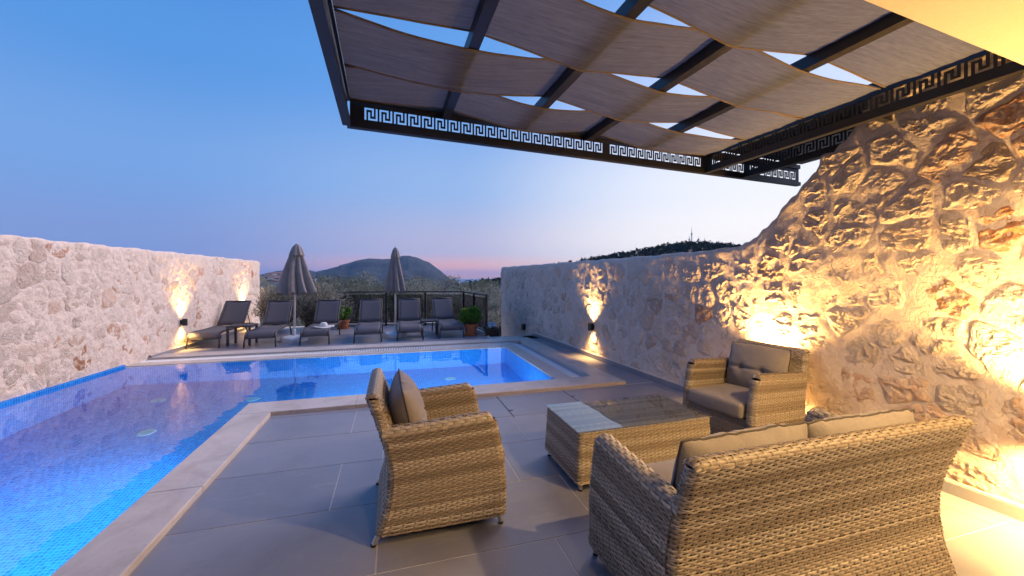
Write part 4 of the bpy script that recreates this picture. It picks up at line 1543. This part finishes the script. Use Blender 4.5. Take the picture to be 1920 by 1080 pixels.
def side_table(x, y, w, d, h, label):
    e = tag(empty('side_table', (x, y, 0)), label, 'side table', 'side tables between the loungers')
    tp = MB()
    for k in range(6):
        a = -w / 2 + w * k / 6 + 0.004
        MB().box(a, a + w / 6 - 0.008, -d / 2 + 0.02, d / 2 - 0.02, h - 0.02, h - 0.002).build('slat', M['lounger_frame'], e)
    MB().box(-w / 2, w / 2, -d / 2, -d / 2 + 0.02, h - 0.045, h).box(-w / 2, w / 2, d / 2 - 0.02, d / 2, h - 0.045, h).box(-w / 2 - .012, -w / 2, -d / 2, d / 2, h - 0.045, h).box(w / 2, w / 2 + .012, -d / 2, d / 2, h - 0.045, h).build('top_frame', M['lounger_frame'], e)
    for sx in (-1, 1):
        for sy in (-1, 1):
            MB().box(sx * (w / 2 - 0.012) - 0.022, sx * (w / 2 - 0.012) + 0.022, sy * (d / 2 - 0.022) - 0.02, sy * (d / 2 - 0.022) + 0.02, 0, h - 0.046).build('leg', M['lounger_frame'], e)


side_table(-3.26, 10.22, 0.44, 0.50, 0.44, 'dark slatted side table between the two leftmost loungers')
side_table(0.88, 10.40, 0.40, 0.40, 0.40, 'small dark side table between the two rightmost loungers')


def umbrella(x, y, ztop, zbot, rb, seed, lean, label):
    e = tag(empty('closed_umbrella', (x, y, 0)), label, 'umbrella', 'closed umbrellas behind the loungers')
    MB().tube([(0, 0, 0.05), (lean[0] * 0.5, lean[1] * 0.5, 1.3), (lean[0], lean[1], ztop - 0.03)], 0.022, 12).build('pole', M['pole'], e, smooth=True)
    nt, nz = 96, 26
    th = np.linspace(0, 2 * math.pi, nt, endpoint=False)
    t = np.linspace(0, 1, nz)
    rad = rb * (0.10 + 0.90 * t ** 0.85)
    V = np.zeros((nt, nz, 3))
    for k in range(nz):
        ph = 0.25 * math.sin(seed + 2.2 * t[k])
        fold = 0.5 + 0.5 * np.cos(8 * (th + ph)); fold = fold ** 0.6
        irr = 1 + 0.12 * np.sin(2 * th + seed) + 0.08 * np.sin(3 * th + 2 * seed)
        rr = rad[k] * (1 - (0.42 * t[k] ** 0.5) * (1 - fold)) * irr
        z = ztop - 0.02 - (ztop - zbot) * t[k] + 0.035 * np.cos(8 * (th + ph)) * (t[k] ** 6)
        f = (z / ztop)
        V[:, k] = np.stack([rr * np.cos(th) + lean[0] * f, rr * np.sin(th) + lean[1] * f, z], -1)
    c = link('canopy', fast_mesh('canopy', V, grid_quads(nt, nz, wrap=True)), M['canvas'], e)
    so = c.modifiers.new('thick', 'SOLIDIFY'); so.thickness = 0.004
    nz2 = 10
    t2 = np.linspace(0, 1, nz2)
    V = np.zeros((nt, nz2, 3))
    for k in range(nz2):
        tt = 0.24 * t2[k]
        rr = (rb * (0.10 + 0.90 * tt ** 0.85) + 0.022) * (1 + 0.07 * np.cos(8 * th + seed)) * (0.35 + 0.65 * min(1, t2[k] * 3) ** 0.5)
        z = ztop + 0.02 - (ztop - zbot) * tt + 0 * th
        V[:, k] = np.stack([rr * np.cos(th) + lean[0], rr * np.sin(th) + lean[1], z], -1)
    link('vent_cap', fast_mesh('vent_cap', V, grid_quads(nt, nz2, wrap=True)), M['canvas'], c)
    MB().lathe([(0.0001, 0.05), (0.012, 0.045), (0.014, 0.0)], 12, (lean[0], lean[1], ztop + 0.0)).build('finial', M['pole'], e)
    pr = [(0.0001, 0.125), (0.16, 0.122), (0.255, 0.105), (0.295, 0.07), (0.30, 0.0)]
    b = MB().lathe(pr, 8).build('base', M['white_plastic'], e, bevel=0.012)
    MB().lathe([(0.04, 0.12), (0.04, 0.26), (0.028, 0.27)], 14).build('base_sleeve', M['pole'], e)


umbrella(-2.27, 10.42, 2.27, 1.13, 0.40, 1.0, (0.06, 0), 'wider closed taupe umbrella near the left wall end')
umbrella(0.03, 10.45, 2.24, 1.14, 0.26, 2.3, (0.0, 0), 'slimmer closed taupe umbrella standing before the mountain')

# hat and sunglasses on the third lounger
hat = tag(empty('sun_hat', (-1.60, 10.22, 0.322), 0.3), 'white wide-brimmed straw hat lying on a lounger', 'hat')
nt = 40
MB().lathe([(0.0001, 0.115), (0.05, 0.113), (0.075, 0.095), (0.088, 0.06), (0.093, 0.02)], nt).build('crown', M['straw'], hat, smooth=True)
th = np.linspace(0, 2 * math.pi, nt, endpoint=False)
rr = np.linspace(0.092, 0.235, 6)
V = np.array([[(r_ * math.cos(a), r_ * math.sin(a), 0.012 + 0.012 * math.sin(2 * a + 1) * ((r_ - 0.09) / 0.14) ** 2) for r_ in rr] for a in th])
br = link('brim', fast_mesh('brim', V, grid_quads(nt, 6, wrap=True)), M['straw'], hat)
so = br.modifiers.new('thick', 'SOLIDIFY'); so.thickness = 0.004
MB().lathe([(0.0935, 0.018), (0.0915, 0.045), (0.0925, 0.045), (0.0945, 0.018)], nt).build('ribbon', M['pole'], hat)
sg_ = tag(empty('sunglasses', (-1.76, 9.93, 0.322), 0.2), 'dark sunglasses lying in front of the white hat', 'sunglasses')
for sx in (-1, 1):
    MB().lathe([(0.0001, 0), (0.027, 0.0), (0.03, 0.003), (0.03, 0.006)], 16, (sx * 0.035, 0, 0.018)).build('lens', M['lens'], sg_)
    MB().tube([(sx * 0.065, 0, 0.022), (sx * 0.068, 0.08, 0.024), (sx * 0.06, 0.13, 0.012)], 0.003, 6).build('temple', M['lens'], sg_)
MB().tube([(-0.012, 0, 0.022), (0.012, 0, 0.022)], 0.003, 6).build('bridge', M['lens'], sg_)

# railing: smoked glass between dark posts
def railing():
    e = tag(empty('glass_railing', (0, 12.5, 0)), 'smoked glass railing with dark posts around the far deck edge', 'railing')
    pts = [(-2.55, 13.18), (-1.42, 12.95), (-0.24, 12.85), (0.93, 12.62), (2.08, 12.28), (2.17, 11.05), (2.26, 9.86)]
    H_ = 1.05
    for k, (x, y) in enumerate(pts):
        MB().box(x - 0.028, x + 0.028, y - 12.5 - 0.028, y - 12.5 + 0.028, -0.01, H_ - 0.02).build('post', M['dark_metal'], e)
    for a, b in zip(pts[:-1], pts[1:]):
        A, B = Vector((a[0], a[1] - 12.5, 0)), Vector((b[0], b[1] - 12.5, 0))
        d = (B - A).normalized()
        ext = d * 0.03
        MB().bar(A + Vector((0, 0, H_)) - ext, B + Vector((0, 0, H_)) + ext, 0.06, 0.035).build('top_rail', M['dark_metal'], e)
        MB().bar(A + d * 0.03 + Vector((0, 0, 0.12)), B - d * 0.03 + Vector((0, 0, 0.12)), 0.035, 0.035).build('bottom_rail', M['dark_metal'], e)
        MB().bar(A + d * 0.04 + Vector((0, 0, 0.56)), B - d * 0.04 + Vector((0, 0, 0.56)), 0.010, 0.82).build('glass_pane', M['rail_glass'], e)
        k_ = MB().bar(A + Vector((0, 0, 0.035)) + Vector((0, 0.07, 0)), B + Vector((0, 0, 0.035)) + Vector((0, 0.07, 0)), 0.10, 0.07).build('kerb', M['travertine'], e)


railing()

# ------------------------------------------------------------------ plants
def leaf_cloud(name, centers, rads, n, lw, ll, seed, up=0.2, mat=None, shell=0.55, dirs=None):
    rnd = np.random.default_rng(seed)
    centers, rads = np.asarray(centers, float), np.asarray(rads, float)
    w = (rads.prod(1)) ** 0.67
    idx = rnd.choice(len(centers), n, p=w / w.sum())
    d = rnd.normal(0, 1, (n, 3)); d /= np.linalg.norm(d, axis=1)[:, None]
    rr = shell + (1 - shell) * rnd.uniform(0, 1, (n, 1)) ** 0.7
    rr = rr * (1 + 0.18 * vnoise(d * 3 + idx[:, None], seed)[:, None])
    p = centers[idx] + d * rr * rads[idx]
    ax = d * 0.7 + rnd.normal(0, 0.6, (n, 3)) + np.array([0, 0, up])
    ax /= np.linalg.norm(ax, axis=1)[:, None]
    sd = np.cross(ax, rnd.normal(0, 1, (n, 3))); sd /= np.linalg.norm(sd, axis=1)[:, None] + 1e-9
    L = ll * rnd.uniform(0.6, 1.3, (n, 1)); W = lw * rnd.uniform(0.7, 1.2, (n, 1))
    v = np.stack([p - ax * L / 2, p + sd * W / 2, p + ax * L / 2, p - sd * W / 2], 1).reshape(-1, 3)
    me = fast_mesh(name, v, np.arange(n * 4).reshape(-1, 4), smooth=False)
    tone = np.clip(0.5 + 0.28 * rnd.normal(0, 1, n) + 0.35 * vnoise(p * 1.3, seed + 2), 0, 1)
    a = me.attributes.new('tone', 'FLOAT', 'POINT'); a.data.foreach_set('value', np.repeat(tone, 4).astype(np.float32))
    return me


def tree_meshes(seed, h, n=6500, ll=0.13, lw=0.035):
    rnd = random.Random(seed)
    tr = MB()
    base = Vector((0, 0, -0.3))
    fork = Vector((rnd.uniform(-.15, .15), rnd.uniform(-.15, .15), h * 0.30))
    tr.tube([base, base.lerp(fork, .5) + Vector((rnd.uniform(-.1, .1), rnd.uniform(-.1, .1), 0)), fork], [0.24, 0.18, 0.14], 9)
    cs, rs = [], []
    for k in range(9):
        a = k * 2.4 + rnd.uniform(-.4, .4)
        rr = h * rnd.uniform(0.16, 0.36) * (1 if k else 0.1)
        tip = Vector((math.cos(a) * rr, math.sin(a) * rr, h * rnd.uniform(0.50, 0.86)))
        mid = fork.lerp(tip, 0.5) + Vector((rnd.uniform(-.15, .15), rnd.uniform(-.15, .15), 0.1))
        tr.tube([fork, mid, tip], [0.085, 0.05, 0.02], 6)
        for _ in range(4):
            c = tip + Vector((rnd.uniform(-.5, .5), rnd.uniform(-.5, .5), rnd.uniform(-.35, .4)))
            cs.append(tuple(c))
            s = h * rnd.uniform(0.07, 0.15)
            rs.append((s, s, s * rnd.uniform(0.7, 1.0)))
            tr.tube([tip.lerp(mid, 0.3), c], [0.02, 0.006], 4)
    return tr, leaf_cloud('crown', cs, rs, n, lw, ll, seed, 0.35, shell=0.25)


def plant_tree(k, px, top, t, lab, src=None, mat='olive_leaf', ground=None):
    tp = ray(px, top, t)
    gz = -2.3 - 0.045 * max(t - 14, 0) if ground is None else ground
    h = tp.z - gz
    e = tag(empty('olive_tree', (tp.x, tp.y, gz), k * 1.3), lab, 'tree', 'olive trees beyond the railing')
    tr, cm = src
    s = h / 4.6
    t_o = link('trunk', tr, None, e)
    c_o = link('crown', cm, None, e)
    e.scale = (s * 1.12, s * 1.12, s)
    return e


TV = []
for k in range(4):
    tr, cm = tree_meshes(50 + k, 4.6)
    tm = fast_mesh('trunk', np.concatenate(tr.v), np.concatenate(tr.q), np.concatenate(tr.t))
    tm.materials.append(M['bark'])
    cm.materials.append(M['olive_leaf'] if k != 1 else M['oak_leaf'])
    TV.append((tm, cm))
trees = [(548, 516, 27, 'grey olive tree showing left of the wider umbrella'), (606, 513, 22, 'dark rounded olive tree just right of the wider umbrella'), (640, 520, 30, 'olive tree rising right of the dark rounded tree'),
         (683, 509, 24, 'tall silvery olive tree below the mountain shoulder'), (714, 515, 30, 'olive tree just left of the slimmer umbrella'), (762, 517, 27, 'olive tree just right of the slimmer umbrella'),
         (797, 511, 23, 'broad olive tree under the mountain peak'), (838, 522, 27, 'olive tree under the right slope of the mountain'), (872, 536, 30, 'low olive tree below the sea horizon'),
         (904, 522, 24, 'olive tree with upright twigs left of the right wall end'), (932, 521, 20, 'dark olive tree touching the right wall end'), (525, 524, 36, 'small olive tree beside the left wall end'), (660, 527, 18, 'low front olive tree behind the middle of the railing'), (740, 528, 17, 'low front olive tree behind the slimmer umbrella'), (815, 530, 17, 'low front olive tree behind the right part of the railing'), (880, 541, 17, 'low front olive tree behind the railing corner')]
for k, (px, top, t, lab) in enumerate(trees):
    plant_tree(k, px, top, t, lab, TV[[0, 1, 2, 3][k % 4]])
# scrubby understorey that reads as one mass beyond the railing
n = 70
cs, rs = [], []
for _ in range(n):
    px, t = random.uniform(480, 960), random.uniform(15, 34)
    p = ray(px, 560, t)
    cs.append((p.x, p.y, -2.3 - 0.045 * (t - 14) + random.uniform(0.2, 1.0)))
    s = random.uniform(0.6, 1.3)
    rs.append((s, s, s * 0.8))
tag(link('undergrowth', leaf_cloud('undergrowth', cs, rs, 26000, 0.05, 0.16, 91, 0.2, shell=0.3), M['oak_leaf']), 'dark scrubby undergrowth on the slope beyond the railing', 'undergrowth', kind='stuff')


def spray_shrub(name, loc, h, spread, n_br, seed, label, mat, ll=0.06, lw=0.014, lean=(0, 0)):
    rnd = random.Random(seed)
    e = tag(empty(name, loc), label, 'shrub')
    st = MB()
    P_, A_ = [], []
    for k in range(n_br):
        a = rnd.uniform(0, 2 * math.pi)
        rr = spread * rnd.uniform(0.15, 1.0)
        tip = Vector((math.cos(a) * rr + lean[0], math.sin(a) * rr + lean[1], h * rnd.uniform(0.45, 1.0) * (1 - 0.25 * rr / spread)))
        mid = Vector((tip.x * 0.35, tip.y * 0.35, tip.z * 0.55))
        st.tube([(rnd.uniform(-.05, .05), rnd.uniform(-.05, .05), 0), mid, tip], [0.012, 0.007, 0.002], 4, caps=False)
        for j in range(46):
            t = rnd.uniform(0.25, 1.0)
            p = (Vector((0, 0, 0)).lerp(mid, t * 2) if t < 0.5 else mid.lerp(tip, t * 2 - 1))
            d = (tip - mid).normalized()
            P_.append(p + Vector((rnd.gauss(0, .05), rnd.gauss(0, .05), rnd.gauss(0, .05))))
            A_.append(d + Vector((rnd.gauss(0, .5), rnd.gauss(0, .5), rnd.gauss(0, .4))))
    st.build('stems', M['bark'], e)
    P_, A_ = np.array(P_), np.array(A_)
    A_ /= np.linalg.norm(A_, axis=1)[:, None]
    rg = np.random.default_rng(seed)
    sd = np.cross(A_, rg.normal(0, 1, A_.shape)); sd /= np.linalg.norm(sd, axis=1)[:, None]
    L, W = ll * rg.uniform(.6, 1.4, (len(P_), 1)), lw * rg.uniform(.7, 1.3, (len(P_), 1))
    v = np.stack([P_ - A_ * L / 2, P_ + sd * W / 2, P_ + A_ * L / 2, P_ - sd * W / 2], 1).reshape(-1, 3)
    me = fast_mesh('foliage', v, np.arange(len(v)).reshape(-1, 4), smooth=False)
    a = me.attributes.new('tone', 'FLOAT', 'POINT'); a.data.foreach_set('value', np.repeat(np.clip(rg.normal(.6, .25, len(P_)), 0, 1), 4).astype(np.float32))
    link('foliage', me, mat, e)


spray_shrub('olive_shrub', (-3.30, 13.0, 0.0), 1.40, 0.70, 240, 5, 'wispy olive shrub lit warm beside the left wall end', M['silver_leaf'], 0.085, 0.022, (0.1, -0.1))
spray_shrub('olive_shrub', (-2.30, 12.6, 0.0), 1.55, 0.95, 380, 6, 'silvery olive shrub spreading behind the wider umbrella', M['silver_leaf'], 0.085, 0.022, (0.25, 0))


def potted_bush(x, y, rp, hp, rc, label, seed):
    e = tag(empty('potted_bush', (x, y, 0)), label, 'potted plant', 'potted bushes on the deck')
    MB().lathe([(0.0001, 0.03), (rp * 0.72, 0.03), (rp * 0.74, 0.05), (rp * 0.95, hp * 0.82), (rp * 1.04, hp * 0.83), (rp * 1.06, hp), (rp * 0.96, hp), (rp * 0.93, hp * 0.9)], 28).build('pot', M['terracotta'], e, smooth=False)
    MB().lathe([(0.0001, 0.0), (rp * 0.95, 0.0), (rp * 1.02, 0.05), (rp * 0.95, 0.05), (rp * 0.9, 0.02)], 28).build('saucer', M['terracotta'], e)
    MB().lathe([(0.0001, hp * 0.93), (rp * 0.93, hp * 0.90)], 20).build('soil', M['soil'], e)
    st = MB()
    rnd = random.Random(seed)
    cs, rs = [], []
    for k in range(22):
        a = rnd.uniform(0, 6.28); q = rc * rnd.uniform(0.1, 0.78)
        c = (math.cos(a) * q, math.sin(a) * q, hp + rc * 0.62 + rc * rnd.uniform(-0.35, 0.55) * (1 - 0.4 * q / rc))
        cs.append(c); s = rc * rnd.uniform(0.25, 0.42); rs.append((s, s, s))
        st.tube([(0, 0, hp * 0.9), (c[0] * 0.4, c[1] * 0.4, hp + 0.1), c], [0.008, 0.005, 0.003], 4)
    st.build('stems', M['bark'], e)
    link('foliage', leaf_cloud('foliage', cs, rs, 7500, 0.026, 0.055, seed, 0.6, shell=0.45), M['box_leaf'], e)


potted_bush(1.90, 10.08, 0.175, 0.30, 0.33, 'large round green bush in a terracotta pot by the railing corner', 8)
potted_bush(-1.42, 12.45, 0.17, 0.26, 0.30, 'smaller green bush in a terracotta pot behind the loungers', 9)
# black planter with white stones behind the ledge
pl = tag(empty('planter_box', (2.47, 10.25, -0.45)), 'black planter box topped with white stones beside the right wall end', 'planter')
MB().box(-0.15, 0.15, -0.3, 0.3, 0, 0.62).build('box', M['black'], pl, bevel=0.01)
rnd = random.Random(4)
for k in range(26):
    s = rnd.uniform(0.035, 0.075)
    mb = MB(); mb.lathe([(0.0001, -s * .6), (s * .7, -s * .45), (s, 0), (s * .75, s * .5), (0.0001, s * .65)], 8, (rnd.uniform(-.12, .12), rnd.uniform(-.25, .25), 0.64 + rnd.uniform(0, .06)))
    mb.build('white_stone', M['pebble'], pl, smooth=True)

# ------------------------------------------------------------------ evening haze over the bay
hm = bpy.data.materials.new('evening_haze')
hm.use_nodes = True
hm.node_tree.nodes.clear()
ho = hm.node_tree.nodes.new('ShaderNodeOutputMaterial')
hv = hm.node_tree.nodes.new('ShaderNodeVolumePrincipled')
hv.inputs['Color'].default_value = (0.32, 0.58, 1.0, 1)
hv.inputs['Density'].default_value = 0.00009
hv.inputs['Anisotropy'].default_value = 0.0
hm.node_tree.links.new(hv.outputs[0], ho.inputs['Volume'])
hz = MB().box(-12500, 12500, -3500, 14500, -62, 200).build('haze', hm)
tag(hz, 'thin blue evening haze over the bay', 'haze', kind='stuff')
